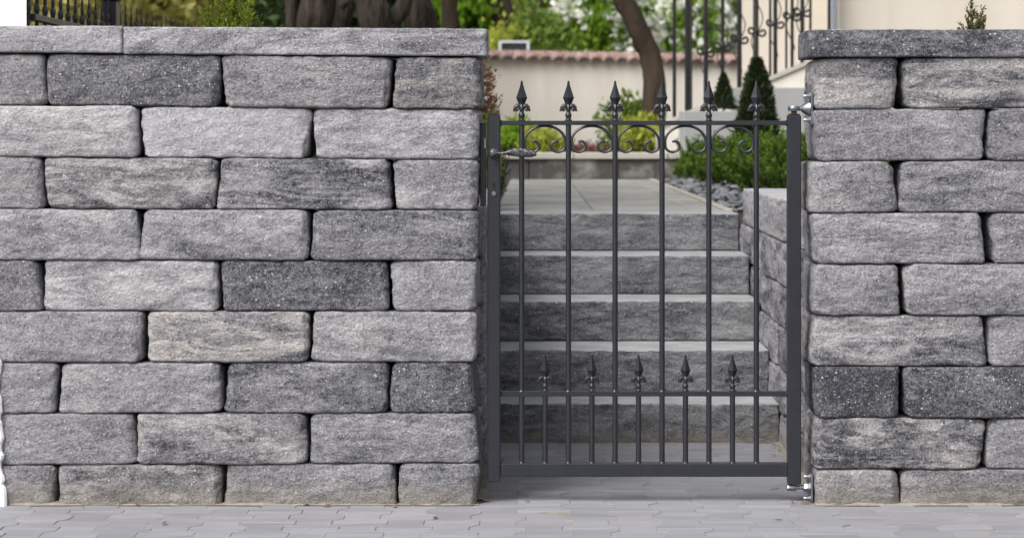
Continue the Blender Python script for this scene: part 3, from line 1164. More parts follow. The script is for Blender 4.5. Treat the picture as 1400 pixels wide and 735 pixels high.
# handle
hx_, hz_ = gx(675.2), gz(209.8)
handle = gpart('handle', MB().lathe([(.0145, 0), (.0150, -.003), (.0130, -.006), (.0125, -.009), (.0100, -.011), (.0098, -.030), (.0080, -.033)][::-1], (hx_, GY - .019, hz_), 20, axis='y'), M['antique'])
nL, nA = 46, 20
v, f = [], []
Lh = gx(733.5) - hx_
for i in range(nL + 1):
    t = i / nL
    wz_ = .0042 + .0005 * math.sin(t * 60)
    if t > .30:
        k = (t - .30) / .70
        wz_ = .0042 + .0092 * math.sin(math.pi * k ** .9) ** .75
    if t > .985:
        wz_ *= .6
    cz = hz_ + .0012 + .0085 * math.sin(math.pi * min(1, max(0, (t - .22) / .8))) * (1 - .9 * t)
    cz -= .003 * t
    for k in range(nA):
        a = 2 * math.pi * k / nA
        rib = 1 + (.10 * math.cos(5.0 * (a * .5 + t * 6.0)) if .36 < t < .95 else 0)
        yy = GY - .045 - .0065 * math.cos(a) * rib * min(1, .5 + wz_ / .012)
        v.append((hx_ + t * Lh, yy, cz + wz_ * math.sin(a) * (1 + (rib - 1) * .15)))
for i in range(nL):
    for k in range(nA):
        k2 = (k + 1) % nA
        f.append((i * nA + k, (i + 1) * nA + k, (i + 1) * nA + k2, i * nA + k2))
f.append(tuple(range(nA)))
f.append(tuple(nL * nA + k for k in range(nA))[::-1])
lv = mesh_obj('lever', v, f, M['antique'], handle)
for j in range(5):
    pts, rad = [], []
    for u in np.linspace(0, 1, 12):
        t = .36 + .12 * j + (.20 + .02 * j) * u
        if t > .985:
            break
        k = (t - .30) / .70
        wz_ = .0042 + .0092 * math.sin(math.pi * min(1, k) ** .9) ** .75
        cz = hz_ + .0012 + .0085 * math.sin(math.pi * min(1, max(0, (t - .22) / .8))) * (1 - .9 * t) - .003 * t
        e = .88 - 1.72 * u ** 1.1
        ee = math.sqrt(max(.02, 1 - e * e))
        pts.append((hx_ + t * Lh, GY - .0455 - .0072 * ee, cz + wz_ * e))
        rad.append(.0016 * (.35 + math.sin(math.pi * min(1, u + .05))))
    MB().tube(pts, rad, 6).build('leaf_rib', M['silver'], handle)
rz_ = MB().lathe([(.0095, 0), (.0105, -.002), (.0075, -.004), (.0055, -.0075), (.003, -.0085)][::-1], (hx_, GY - .0525, hz_), 16, axis='y')
rz_.build('rosette', M['antique'], handle)
# lock
lk = gpart('lock_cylinder', MB().lathe([(.0062, 0), (.0064, -.003), (.0052, -.0045)][::-1], (gx(675.4), GY - .019, gz(264.5)), 18, axis='y'), M['chrome'])
MB().box(gx(675.4) - .0007, gx(675.4) + .0007, GY - .0242, GY - .0238, gz(264.5) - .003, gz(264.5) + .003).build('key_slot', M['hole'], lk, smooth=False)
mb = MB()
kh = [(math.cos(a) * .0048, math.sin(a) * .0050 + .004) for a in np.linspace(-.4, math.pi + .4, 12)] + [(-.0018, -.007), (.0018, -.007)]
kv = [(gx(675.4) + x, GY - .0193, gz(254) + z) for x, z in kh] + [(gx(675.4) + x, GY - .0206, gz(254) + z) for x, z in kh]
n = len(kh)
mb.add(kv, [tuple(range(n)), tuple(range(n, 2 * n))[::-1]] + [(k, n + k, n + (k + 1) % n, (k + 1) % n) for k in range(n)])
gpart('keyhole', mb, M['hole'], smooth=False)

# hinges: plate on the jamb, threaded arm with eye over / under the post
def hinge(label, zc, upper):
    hg = thing('gate_hinge', label, 'hinge', (gx(1106), GY, zc), group=None)
    L = -Vector(hg.location)
    px = gx(1107.5)
    ph = .094 if upper else .078
    o = MB().box(px, px + .006, GY - .022, GY + .022, zc - ph / 2, zc + ph / 2, .0015).build('hinge_plate', M['zinc'], hg)
    o.location = L
    cxp = gx(1085.4)
    if upper:
        o = MB().tube([(cxp, GY, zc), (px - .002, GY, zc)], .0062, 14).build('arm', M['zinc'], hg)
        o.location = L
        o = MB().lathe([(.0165, -.007), (.0175, -.0055), (.0175, .0055), (.0165, .007)], (cxp, GY, zc), 22).build('eye', M['zinc'], hg)
        o.location = L
        o = MB().lathe([(.0085, gz(155.5) - .001), (.0085, zc - .0065)], (cxp, GY, 0), 14).build('pin', M['rust'], hg)
        o.location = L
        o = MB().lathe([(.008, -.026), (.012, -.022), (.0215, -.008), (.0235, -.001)], (px, GY, zc), 20, axis='x').build('boss', M['zinc'], hg)
        o.location = L
        bz = [(zc + .036, -.006), (zc - .034, -.010)]
    else:
        o = MB().tube([(gx(1079), GY, zc - .004), (px - .002, GY, zc - .004)], .0066, 14).build('arm', M['zinc'], hg)
        o.location = L
        o = MB().lathe([(.0095, -.013), (.0105, -.011), (.0105, .011), (.0095, .013)], (gx(1082), GY, zc - .004), 8, axis='x').build('eye', M['zinc'], hg)
        o.location = L
        o = MB().lathe([(.013, -.019), (.0145, -.017), (.0145, -.004), (.018, -.003), (.018, -.0005)], (px, GY, zc - .004), 6, axis='x').build('nut', M['zinc'], hg)
        o.location = L
        bz = [(zc + .030, -.012), (zc - .034, .012)]
    for z, dy in bz:
        o = MB().lathe([(.0045, -.020), (.0052, -.019), (.0052, -.010), (.0088, -.0095), (.0088, -.003), (.011, -.0025), (.011, -.0005)], (px, GY - .008 + dy * .2, z), 6 if upper else 8, axis='x').build('bolt', M['zinc'], hg)
        o.location = L
    return hg


hinge('upper zinc-plated hinge with its eye over the top of the right gate post', gz(148.5), True)
hinge('lower zinc-plated hinge at the foot of the right gate post', gz(664), False)

# strike post fixed to the end of the left wall
sp_ = thing('strike_bar', 'dark flat metal strike bar on the end face of the left stone wall', 'strike bar', (gx(660), GY + .03, .86))
o = MB().box(gx(656.4), gx(664.2), GY + .0, GY + .06, gz(282), gz(168), .0015).build('bar', M['iron'], sp_)
o.location = -Vector(sp_.location)
o = MB().box(gx(661.6), gx(664.6), GY - .003, GY + .02, gz(202.5), gz(189), .0006).build('striking_plate', M['zinc'], sp_)
o.location = -Vector(sp_.location)

# ================================================================== sand swept against the walls
def sand_strip(x0, x1, yb, w, n, s, rot=False):
    v, f = [], []
    for i in range(n + 1):
        t = i / n
        x = x0 + (x1 - x0) * t
        nn = fbm(np.array([[x * 9 + s, s * 1.7, .3]]), 3)[0]
        ww = max(.004, w * (1 + .8 * nn))
        hh = max(.0016, .005 + .006 * nn)
        prof = [(-ww, .0012), (-ww * .5, hh * .5), (-.002, hh), (.03, hh)]
        for a, z in prof:
            v.append((x, yb + a, z) if not rot else (yb + a, x, z))
    for i in range(n):
        for k in range(3):
            a = i * 4 + k
            q = (a, a + 4, a + 5, a + 1)
            f.append(q if not rot else q[::-1])
    return v, f


mb = MB()
mb.add(*sand_strip(-1.56, -.155, -.002, .007, 240, 1))
mb.add(*sand_strip(.825, 1.5, -.002, .008, 120, 2))
mb.add(*[(lambda r_: (r_[0], r_[1]))(sand_strip(.27, 1.19, .868, .030, 120, 3, True))][0])
v2, f2 = sand_strip(.05, 1.19, .150, .020, 120, 4, True)
v2 = [(-a, b, c) for a, b, c in v2]
mb.add(v2, [q[::-1] for q in f2])
sd = mb.build('sand', M['sand'])
sd['kind'] = 'stuff'
sd['label'] = 'loose beige sand along the foot of the walls'

# ================================================================== PLANTS
def litter():
    rl = random.Random(21)
    mb = MB()
    spots = [(wx(449), -.03), (wx(420), -.012), (wx(540), -.035), (wx(190), -.02), (wx(720), .04), (wx(1085), .03), (.80, .02), (.84, 1.0), (.83, 1.08), (.81, .9), (-.1, .8), (wx(1050), -.25), (wx(600), -.22), (wx(250), -.3)]
    for x, y in spots:
        a, L, w = rl.uniform(0, 6.3), rl.uniform(.010, .022), rl.uniform(.004, .008)
        d, e = Vector((math.cos(a), math.sin(a), .0)), Vector((-math.sin(a), math.cos(a), 0))
        c = Vector((x, y, .004))
        q = [c - d * L, c + e * w + Vector((0, 0, .004)), c + d * L + Vector((0, 0, .003)), c - e * w + Vector((0, 0, .001))]
        lo = [p - Vector((0, 0, .0006)) for p in q]
        mb.add(q + lo, [(0, 3, 2, 1), (4, 5, 6, 7), (0, 1, 5, 4), (1, 2, 6, 5), (2, 3, 7, 6), (3, 0, 4, 7)])
    o = mb.build('leaf_litter', M['litter'], smooth=False)
    o['kind'] = 'stuff'
    o['label'] = 'a few dry brown leaf scraps on the paving'


M['litter'] = plain_material('dry_leaf_scrap', (.10, .065, .04), (.20, .13, .07), 90, .9)
litter()

def leaf_mesh(name, pts, dirs, size, asp, tint, mat, parent=None, curl=.0):
    """one small pointed leaf (two triangles folded) per point"""
    n = len(pts)
    d = dirs / np.maximum(np.linalg.norm(dirs, axis=1), 1e-9)[:, None]
    r0 = rng.normal(size=(n, 3))
    s = np.cross(d, r0)
    s /= np.maximum(np.linalg.norm(s, axis=1), 1e-9)[:, None]
    up = np.cross(s, d)
    sz = (size * rng.uniform(.6, 1.3, n))[:, None]
    a = pts
    b = pts + d * sz * .45 + s * sz * asp * .5 + up * sz * .06
    c = pts + d * sz
    e = pts + d * sz * .45 - s * sz * asp * .5 + up * sz * .06
    V = np.stack([a, b, c, e], 1).reshape(-1, 3)
    F = np.arange(4 * n).reshape(n, 4)
    me = bpy.data.meshes.new(name)
    me.vertices.add(4 * n)
    me.vertices.foreach_set('co', V.astype(np.float32).ravel())
    me.loops.add(4 * n)
    me.loops.foreach_set('vertex_index', F.astype(np.int32).ravel())
    me.polygons.add(n)
    me.polygons.foreach_set('loop_start', np.arange(0, 4 * n, 4, dtype=np.int32))
    me.update(calc_edges=True)
    me.materials.append(mat)
    at = me.attributes.new('tint', 'FLOAT', 'FACE')
    at.data.foreach_set('value', np.clip(tint, 0, 1).astype(np.float32))
    me.validate()
    o = bpy.data.objects.new(name, me)
    COL.objects.link(o)
    if parent:
        o.parent = parent
    return o


def ellipsoid_cloud(c, r, n_clump, per, clump_r, shell=.55):
    """leaf positions in clumps spread through an ellipsoid, denser near its surface"""
    u = rng.normal(size=(n_clump, 3))
    u /= np.linalg.norm(u, axis=1)[:, None]
    k = rng.uniform(shell, 1, n_clump)[:, None]
    cc = np.array(c) + u * k * np.array(r)
    pts = np.repeat(cc, per, 0) + rng.normal(size=(n_clump * per, 3)) * clump_r
    out = np.repeat(u, per, 0)
    tint = np.repeat(rng.uniform(0, .6, n_clump), per) + rng.uniform(0, .4, n_clump * per)
    return pts, out, tint


def shrub(name, label, cat, base, r, n_clump, per, clump_r, leaf, asp, mat, up=.5, group=None, shell=.45, extra=None):
    """foliage (> crown) on a few stems"""
    t = thing(name, label, cat, base, group)
    pts, out, tint = ellipsoid_cloud((0, 0, r[2]), r, n_clump, per, clump_r, shell)
    keep = pts[:, 2] > -.02
    pts, out, tint = pts[keep], out[keep], tint[keep]
    dirs = out * .6 + rng.normal(size=pts.shape) * .55 + np.array([0, 0, up])
    leaf_mesh('crown', pts, dirs, leaf, asp, tint, mat, t)
    mb = MB()
    for k in range(5):
        a = k * 1.26 + .3
        mb.tube([(0, 0, -.05), (math.cos(a) * r[0] * .25, math.sin(a) * r[1] * .25, r[2] * .7), (math.cos(a) * r[0] * .5, math.sin(a) * r[1] * .5, r[2] * 1.4)], [.012 + r[2] * .012, .009 + r[2] * .008, .004], 6)
    mb.build('stem', M['stem'], t)
    if extra:
        pts, out, tint = ellipsoid_cloud((0, 0, r[2]), (r[0] * 1.07, r[1] * 1.07, r[2] * 1.04), extra[0], extra[1], extra[2], .8)
        dirs = out * .4 + rng.normal(size=pts.shape)
        leaf_mesh('blossom', pts, dirs, extra[3], .9, tint, extra[4], t)
    return t


def conifer(name, label, base, h, r, n, leaf, mat, group=None, power=.8):
    t = thing(name, label, 'conifer', base, group)
    z = rng.uniform(0, 1, n) ** 1.25
    a = rng.uniform(0, 2 * math.pi, n)
    rad = r * (1 - z) ** power * np.sqrt(rng.uniform(.35, 1, n)) * (1 + .34 * pnoise(np.stack([a * 1.9, z * 11, z * 0 + h], 1)) + .10 * rng.normal(size=n))
    pts = np.stack([np.cos(a) * rad, np.sin(a) * rad, z * h + .01], 1)
    out = np.stack([np.cos(a) * .7, np.sin(a) * .7, np.full(n, .9)], 1) + rng.normal(size=(n, 3)) * .35
    leaf_mesh('crown', pts, out, leaf, .4, rng.uniform(0, 1, n), mat, t)
    MB().tube([(0, 0, -.05), (0, 0, h * .9)], [r * .12, r * .03], 8).build('trunk', M['stem'], t)
    return t


def frond_plant(name, label, cat, base, h, spread, n_stem, mat, leaf=.011, lean=0.0, dens=60, low=.55, fall=.35, u0=.08):
    """scale-leaved young shoots: stems with side twigs"""
    t = thing(name, label, cat, base)
    P_, D_, Ti = [], [], []
    mb = MB()
    for s in range(n_stem):
        a = random.uniform(0, 2 * math.pi)
        k = random.uniform(.1, 1)
        hh = h * random.uniform(low, 1) * (1 - fall * k)
        dx, dy = math.cos(a) * spread * k, math.sin(a) * spread * k
        pts = [Vector((dx * u ** .8 * .9 + lean * u, dy * u ** .8 * .9, hh * u)) for u in np.linspace(0, 1, 7)]
        mb.tube(pts, [.0026 * (1 - .8 * u) + .0006 for u in np.linspace(0, 1, 7)], 5)
        tw = random.uniform(0, .6)
        for q in range(int(dens * .22)):
            u = random.uniform(u0, 1)
            i = min(5, int(u * 6))
            p = pts[i].lerp(pts[i + 1], u * 6 - i)
            b_ = random.uniform(0, 2 * math.pi)
            ln = random.uniform(.02, .055) * (1.15 - .7 * u)
            dv = Vector((math.cos(b_) * .75, math.sin(b_) * .75, .75)).normalized()
            m = max(2, int(ln / (leaf * .33)))
            for j in range(m):
                pp = p + dv * ln * j / m
                P_.append(pp)
                D_.append(dv + Vector((random.gauss(0, .45), random.gauss(0, .45), random.gauss(.1, .35))))
                Ti.append(tw + random.uniform(-.1, .4) + .25 * j / m)
    leaf_mesh('crown', np.array([tuple(p) for p in P_]), np.array([tuple(p) for p in D_]), leaf, .42, np.array(Ti), mat, t)
    mb.build('stem', M['stem'], t)
    return t


def tree(label, base, limbs, bark, crowns, leafmat, leaf=.10, clumps=90, per=45, name='tree', blossom=None, group=None):
    """limbs: lists of (x, y, z, r) relative to base"""
    t = thing(name, label, 'tree', base, group)
    mb = MB()
    for lb in limbs:
        pts, rad = [], []
        for (p, q) in zip(lb, lb[1:]):
            for u in np.linspace(0, 1, 6, endpoint=False):
                pts.append([p[i] + (q[i] - p[i]) * u for i in range(3)])
                rad.append(p[3] + (q[3] - p[3]) * u)
        pts.append(lb[-1][:3])
        rad.append(lb[-1][3])
        pts = np.array(pts)
        w = np.stack([pnoise(pts * 1.7 + base[0]), pnoise(pts * 1.7 + 31), pts[:, 0] * 0], 1)
        pts = pts + w * np.array(rad)[:, None] * .85
        mb.tube(pts, np.array(rad) * (1 + .10 * pnoise(pts * 5)), 14)
    o = mb.build('trunk', bark, t, angle=180)
    va = np.array([v.co[:] for v in o.data.vertices])
    nn = np.array([v.normal[:] for v in o.data.vertices])
    va += nn * (.016 * fbm(va * np.array([9, 9, 2.2]), 3))[:, None]
    o.data.vertices.foreach_set('co', va.astype(np.float32).ravel())
    o.data.update()
    PP, DD, TT = [], [], []
    for (c, r) in crowns:
        vol = (r[0] * r[1] * r[2]) ** (1 / 3)
        pts, out, tint = ellipsoid_cloud(c, r, clumps, per, vol * .14, .25)
        PP.append(pts)
        DD.append(out * .3 + rng.normal(size=pts.shape) + np.array([0, 0, -.2]))
        TT.append(tint)
    leaf_mesh('crown', np.concatenate(PP), np.concatenate(DD), leaf, .55, np.concatenate(TT), leafmat, t)
    if blossom:
        pts, out, tint = [], [], []
        for (c, r) in crowns:
            a, b_, c_ = ellipsoid_cloud(c, (r[0] * 1.03, r[1] * 1.03, r[2] * 1.03), blossom[0], blossom[1], .045, .7)
            pts.append(a)
            out.append(b_)
            tint.append(c_)
        pts, out, tint = map(np.concatenate, (pts, out, tint))
        leaf_mesh('blossom', pts, out * .5 + rng.normal(size=pts.shape), blossom[2], .9, tint, M['blossom'], t)
    return t


GZ = .70


def at(px, d, z=GZ):
    q = P(px, 0, d)
    return (q.x, q.y, z)


def box_bush(label, base, r, h, n=300):
    """dense dome of short upright shoots set with small leaves, a few shoots overgrown"""
    t = thing('box_bush', label, 'bush', base, 'box hedge beside the path')
    PP, DD, TT = [], [], []
    for k in range(n):
        a = random.uniform(0, 2 * math.pi)
        el = math.asin(random.uniform(-.75, 1))
        lump = 1 + .16 * math.sin(a * 3 + base[0] * 9) * math.cos(el * 3 + base[1])
        rr2 = random.uniform(.62, 1.0) * lump
        c = np.array([math.cos(a) * math.cos(el) * r * rr2, math.sin(a) * math.cos(el) * r * rr2, h * .45 + math.sin(el) * h * .5 * rr2])
        ax = np.array([math.cos(a) * math.cos(el) * .5, math.sin(a) * math.cos(el) * .5, .95])
        ax = ax + rng.normal(size=3) * .18
        ax /= np.linalg.norm(ax)
        ln = random.uniform(.05, .10) * (1.5 if random.random() < .12 else 1)
        m = int(ln / .0026)
        u = rng.uniform(0, 1, m)
        rad = rng.normal(size=(m, 3))
        rad -= (rad @ ax)[:, None] * ax
        rad /= np.linalg.norm(rad, axis=1)[:, None]
        PP.append(c + u[:, None] * ax * ln + rad * .003)
        DD.append(rad * .8 + ax * .75 + rng.normal(size=(m, 3)) * .2)
        TT.append(.05 + .55 * u + random.uniform(-.1, .35))
    leaf_mesh('crown', np.concatenate(PP), np.concatenate(DD), .0195, .55, np.concatenate(TT), M['leaf_box'], t)
    mb = MB()
    for k in range(6):
        a = k * 1.05
        mb.tube([(0, 0, -.04), (math.cos(a) * r * .35, math.sin(a) * r * .35, h * .4), (math.cos(a) * r * .6, math.sin(a) * r * .6, h * .75)], [.012, .008, .004], 6)
    mb.build('stem', M['stem'], t)
    return t


# --- box hedge along the slate strip
for i, (x, d, r, hgt) in enumerate([(1.72, 9.6, .34, .20), (1.42, 10.1, .30, .19), (1.63, 10.9, .30, .20), (1.34, 11.2, .26, .18), (1.52, 11.9, .28, .18), (1.28, 12.3, .24, .175), (1.24, 13.2, .22, .17), (1.22, 14.0, .22, .17)]):
    lab = ['bright green box bush nearest the right gate post', 'bright green box bush between the last bar and the right gate post',
           'bright green box bush behind the one beside the right gate post', 'bright green box bush in front of the tall dark conifer',
           'bright green box bush behind the last scroll of the gate', 'bright green box bush under the fifth scroll of the gate',
           'bright green box bush near the end of the slate strip', 'smallest bright green box bush at the far end of the slate strip'][i]
    box_bush(lab, (x, d - D0, GZ), r * 1.05, hgt * 1.78)

# --- slate chips
sb = thing('slate_bed', 'strip of loose dark slate chips between the path kerb and the box hedge', 'stone bed', (1.0, 5, .70))
chips = []
for k in range(7):
    n = random.randint(5, 7)
    ring = []
    for i in range(n):
        a = 2 * math.pi * i / n + random.uniform(-.3, .3)
        rr2 = random.uniform(.6, 1)
        ring.append((math.cos(a) * rr2, math.sin(a) * rr2 * random.uniform(.5, .8)))
    v = [(x, y, -.16) for x, y in ring] + [(x * .86 + .05, y * .86, random.uniform(.12, .26)) for x, y in ring]
    f = [tuple(range(n))[::-1], tuple(range(n, 2 * n))] + [(i, (i + 1) % n, n + (i + 1) % n, n + i) for i in range(n)]
    me = bpy.data.meshes.new('slate_chip')
    me.from_pydata(v, [], f)
    me.materials.append(M['slate'])
    me.update()
    chips.append(me)
for i in range(290):
    yy = 2.62 + 5.9 * (i / 290)
    o = bpy.data.objects.new('slate_chip', random.choice(chips))
    COL.objects.link(o)
    o.parent = sb
    s = random.uniform(.028, .062)
    o.scale = (s, s, s * random.uniform(.7, 1.3))
    o.rotation_euler = (random.uniform(-.55, .55), random.uniform(-.55, .55), random.uniform(0, 6.3))
    xx = random.uniform(.90, 1.24)
    o.location = (xx - 1.0, yy - 5, .018 + random.uniform(0, .04) + .05 * max(0, (xx - 1.0)))

# --- conifers by the stairs
b = P(1035, 0, 13.4)
conifer('conifer', 'tall dark green cone-shaped conifer behind the last bar of the gate', (b.x, b.y, GZ), P(0, 86, 13.4).z - GZ, .195, 9000, .040, M['leaf_dark'], power=.70)
b = P(989, 152, 15.0)
o = conifer('conifer', 'small dark cone-shaped conifer on the grey ledge left of the tall one', (b.x, b.y - .02, b.z), P(0, 104, 15.0).z - b.z, .088, 3200, .024, M['leaf_dark'])
led = MB().box(b.x - .30, b.x + .22, b.y - .16, ymin - .07, .66, b.z, .005).build('ledge', M['plinth'], smooth=False)
tag(led, 'grey rendered ledge carrying the small conifer beside the house stairs', 'ledge')
b = P(1074, 190, 12.6)
pt = MB().lathe([(.07, 0), (.10, .05), (.125, .16), (.115, .26), (.075, .32), (.02, .345)], (b.x + .13, b.y, GZ), 24).build('garden_urn', M['pot'])
tag(pt, 'rounded pale grey garden pot behind the right gate post', 'pot')

# --- near plants over the copings
b = P(313, 0, 7.2)
frond_plant('thuja', 'young yellow-green thuja showing above the left coping', 'shrub', (b.x, b.y, GZ), P(0, -34, 7.2).z - GZ, .13, 150, M['leaf_thuja'], leaf=.011, dens=190, low=.84, fall=.12, u0=.6)
b = P(1333, 0, 7.0)
frond_plant('thuja', 'thin bronze-green conifer twig showing above the right coping', 'shrub', (b.x, b.y, GZ), P(0, -14, 7.0).z - GZ, .085, 80, M['leaf_twig'], leaf=.014, dens=160, low=.80, fall=.16, u0=.62)
# --- shrubs showing between the left wall and the gate
b = P(657, 0, 9.4)
shrub('dry_shrub', 'dry reddish-brown shrub peeping out beside the left coping end', 'shrub', (b.x, b.y, GZ), (.072, .09, .38), 130, 26, .018, .024, .5, M['leaf_dry'], up=.2)
b = P(661, 0, 8.9)
shrub('green_shrub', 'rounded dark green shrub beside the left wall end under the dry one', 'shrub', (b.x, b.y, GZ), (.065, .10, .245), 90, 40, .016, .016, .5, M['leaf_mid'])
b = P(688, 0, 9.6)
frond_plant('feathery_shrub', 'feathery dark green shrub just left of the first gate bar', 'shrub', (b.x - .05, b.y, GZ), .48, .15, 26, M['leaf_dark'], leaf=.016, dens=70)

# --- bed at the end of the path
for i, (px, d, r, hz2, mat, lab) in enumerate([
        (738, 15.6, (.17, .2, .10), .0, 'leaf_yellow', 'yellow-green leafy plant in the raised bed behind the first scroll'),
        (706, 15.8, (.16, .2, .13), .0, 'leaf_bright', 'bright green leafy plant in the raised bed beside the left gate post'),
        (884, 16.2, (.20, .2, .15), .0, 'leaf_yellow', 'yellow-green leafy plant in the raised bed near the leaning trunk'),
        (858, 17.4, (.22, .2, .26), .0, 'leaf_mid', 'spiky green plant in the raised bed left of the leaning trunk'),
        (805, 19.6, (.4, .15, .010), .0, 'leaf_rose', 'low dusty pink ground plant along the raised bed')]):
    q = P(px, 0, d)
    shrub('bed_plant', lab, 'plant', (q.x, q.y, .86), r, 60, 30, .035, .06, .45, M[mat], up=.7)
bs = MB().box(-3, 1.3, 9.06, 20, .69, .875).build('bed_soil', M['soil'], smooth=False)
structure(bs, 'soil of the raised bed at the end of the path')

# --- leaning trunk before the cream wall
D1 = 16.5
s = D1 / FPX
def lp(px, py, r, d=D1, base=None):
    q = P(px, py, d)
    return (q.x - base[0], q.y - base[1], q.z - base[2], r * s)
b0 = (P(896, 0, D1).x, P(0, 0, D1).y, .85)
tree('tree with a dark leaning trunk in front of the cream garden wall', b0,
     [[(0, 0, -.1, 19 * s), lp(893, 165, 17, base=b0), lp(893, 110, 15.5, base=b0), lp(884, 70, 15, base=b0), lp(866, 35, 14, base=b0), lp(850, 0, 13, base=b0), lp(838, -60, 12, base=b0), lp(820, -180, 9, base=b0), lp(800, -300, 4, base=b0)],
      [lp(843, -40, 8, base=b0), lp(890, -140, 6, base=b0), lp(930, -260, 3, base=b0)]],
     M['bark'], [((-.5, .3, 3.6), (1.3, 1.2, .8)), ((.6, .5, 3.9), (1.0, 1.0, .7))], M['leaf_mid'], .08, 70, 40, name='leaning_tree')

# --- big trees behind the left wall
def big_tree(label, px, d, stems, leafmat, crown_z=6.0, cr=(1.8, 1.6, 1.3), bark='bark_grey', cl=80):
    sc = d / FPX
    base = (P(px, 0, d).x, P(px, 0, d).y, GZ)
    limbs = []
    for st in stems:
        lb = []
        for (qx, qy, r) in st:
            q = P(qx, qy, d)
            lb.append((q.x - base[0], q.y - base[1], q.z - base[2], r * sc))
        limbs.append(lb)
    return tree(label, base, limbs, M[bark], [((0, 0, crown_z), cr)], leafmat, .10, cl, 45, name='garden_tree')


big_tree('tree with a thick straight grey-brown trunk, leftmost of those above the left coping', 426, 16.5,
         [[(424, 330, 34), (426, 60, 27), (424, 0, 25), (420, -120, 22), (415, -400, 10)], [(455, 40, 16), (470, 5, 15), (500, -60, 10), (540, -200, 6)],
          [(404, 70, 10), (398, 10, 9), (385, -90, 6)]], M['leaf_mid'])
big_tree('tree with a thick forked trunk leaning left, second above the left coping', 525, 15.5,
         [[(560, 330, 34), (532, 60, 25), (514, 10, 22), (494, -60, 17), (460, -300, 9)], [(520, 50, 14), (548, 12, 12), (566, -40, 9), (580, -160, 5)],
          [(500, 5, 6), (478, -2, 5.5), (466, 10, 3.5)]], M['leaf_mid'])
big_tree('tree with a straight dark trunk beside the forked one, third above the left coping', 572, 16.2,
         [[(574, 330, 30), (574, 60, 20), (573, 0, 19), (570, -120, 17), (572, -400, 9)]], M['leaf_mid'])
big_tree('tree with a slim dark trunk, above the right end of the left coping', 615, 17.5,
         [[(620, 330, 16), (617, 60, 12), (614, 0, 12), (608, -150, 10), (600, -400, 5)]], M['leaf_bright'], cr=(1.2, 1.2, 1.0), bark='bark')
big_tree('tree with two curved brown stems left of the clipped hedge', 690, 30,
         [[(712, 260, 12), (690, 60, 10), (676, 0, 9), (664, -70, 7), (650, -200, 4)], [(716, 260, 12), (704, 50, 9), (690, 10, 8), (678, -30, 7), (670, -200, 4)],
          [(668, 52, 5), (650, 25, 4), (636, 5, 3.5), (620, -40, 2)]], M['leaf_mid'], crown_z=6.5, cr=(2.6, 2.4, 1.8), bark='bark')
big_tree('tree with a dark upright trunk behind the clipped hedge', 742, 33,
         [[(746, 260, 12), (742, 60, 10), (740, 0, 10), (738, -200, 6)], [(764, 240, 10), (764, 40, 9), (766, -10, 8), (770, -200, 5)]], M['leaf_dark'], crown_z=5.2, cr=(2.6, 2.4, 2.6), bark='bark', cl=160)

# --- hedge and flowering shrubs behind the cream wall
q = P(735, 0, 29)
shrub('clipped_hedge', 'rounded olive-green hedge rising above the tiled wall left of the blossoms', 'hedge', (q.x, q.y, GZ), (.62, .6, 1.01), 260, 60, .10, .085, .6, M['leaf_mid'])
q = P(688, 0, 28.5)
shrub('clipped_hedge', 'small yellow-green hedge above the tiles just right of the left coping', 'hedge', (q.x, q.y, GZ), (.38, .5, .93), 130, 50, .09, .085, .6, M['leaf_yellow'])
for px, d, r, h2, lab in [(812, 29.5, .55, 1.45, 'white flowering shrub, leftmost above the tiled garden wall'), (880, 31, .62, 1.6, 'white flowering shrub right behind the leaning trunk'),
                          (948, 30, .6, 1.45, 'white flowering shrub behind the left bars of the stair railing'), (1004, 31, .5, 1.5, 'white flowering shrub beside the house corner')]:
    q = P(px, 0, d)
    shrub('flowering_shrub', lab, 'shrub', (q.x, q.y, GZ), (r, .6, h2), 200, 46, .10, .095, .6, M['leaf_bright'], extra=(300, 9, .045, .11, M['blossom']), group='flowering shrubs behind the garden wall')
# more greenery further back
for i, (px, d, r, hh, mat, lab) in enumerate([
        (60, 30, 1.2, 1.9, 'leaf_olive', 'blurred olive bush behind the white house corner and fence'),
        (150, 32, 1.4, 2.0, 'leaf_olive', 'blurred olive bush behind the square fence post'),
        (205, 36, 1.1, 1.55, 'leaf_yellow', 'blurred yellow-green bush above the receding spikes of the fence'),
        (262, 33, 1.2, 1.75, 'leaf_olive', 'blurred olive bush just left of the young thuja'),
        (345, 34, 1.2, 1.9, 'leaf_olive', 'blurred olive bush just right of the young thuja'),
        (388, 28, .7, 1.45, 'leaf_mid', 'blurred green bush left of the leftmost thick trunk'),
        (470, 24, .9, 1.7, 'leaf_dark', 'dark bush behind the thick trunks'),
        (600, 30, .75, 1.6, 'leaf_bright', 'blurred bright green bush between the thick and the slim trunk'),
        (640, 31, .7, 1.5, 'leaf_yellow', 'blurred yellow-green bush above the right end of the left coping'),
        (715, 38, 2.0, 2.3, 'leaf_mid', 'tall mid green bush far behind the clipped hedge'),
        (850, 40, 2.4, 2.6, 'leaf_mid', 'tall mid green bush far behind the left blossoms'),
        (985, 42, 2.4, 2.6, 'leaf_bright', 'tall bright green bush far behind the right blossoms')]):
    q = P(px, 0, d)
    shrub('background_bush', lab, 'bush', (q.x, q.y, GZ), (r, r * .7, hh), 170, 42, .15, .16, .6, M[mat], group='bushes in the far garden')

q = P(464, 0, 14.6)
shrub('leafy_sapling', 'sparse bright green sapling leaves in front of the thick trunks', 'shrub', (q.x, q.y, GZ), (.11, .1, .58), 46, 12, .03, .075, .6, M['leaf_bright'])
q = P(618, 0, 16.4)
shrub('leafy_sapling', 'sparse bright green leaves at the foot of the slim dark trunk', 'shrub', (q.x, q.y, GZ), (.10, .1, .50), 40, 12, .03, .075, .6, M['leaf_bright'])

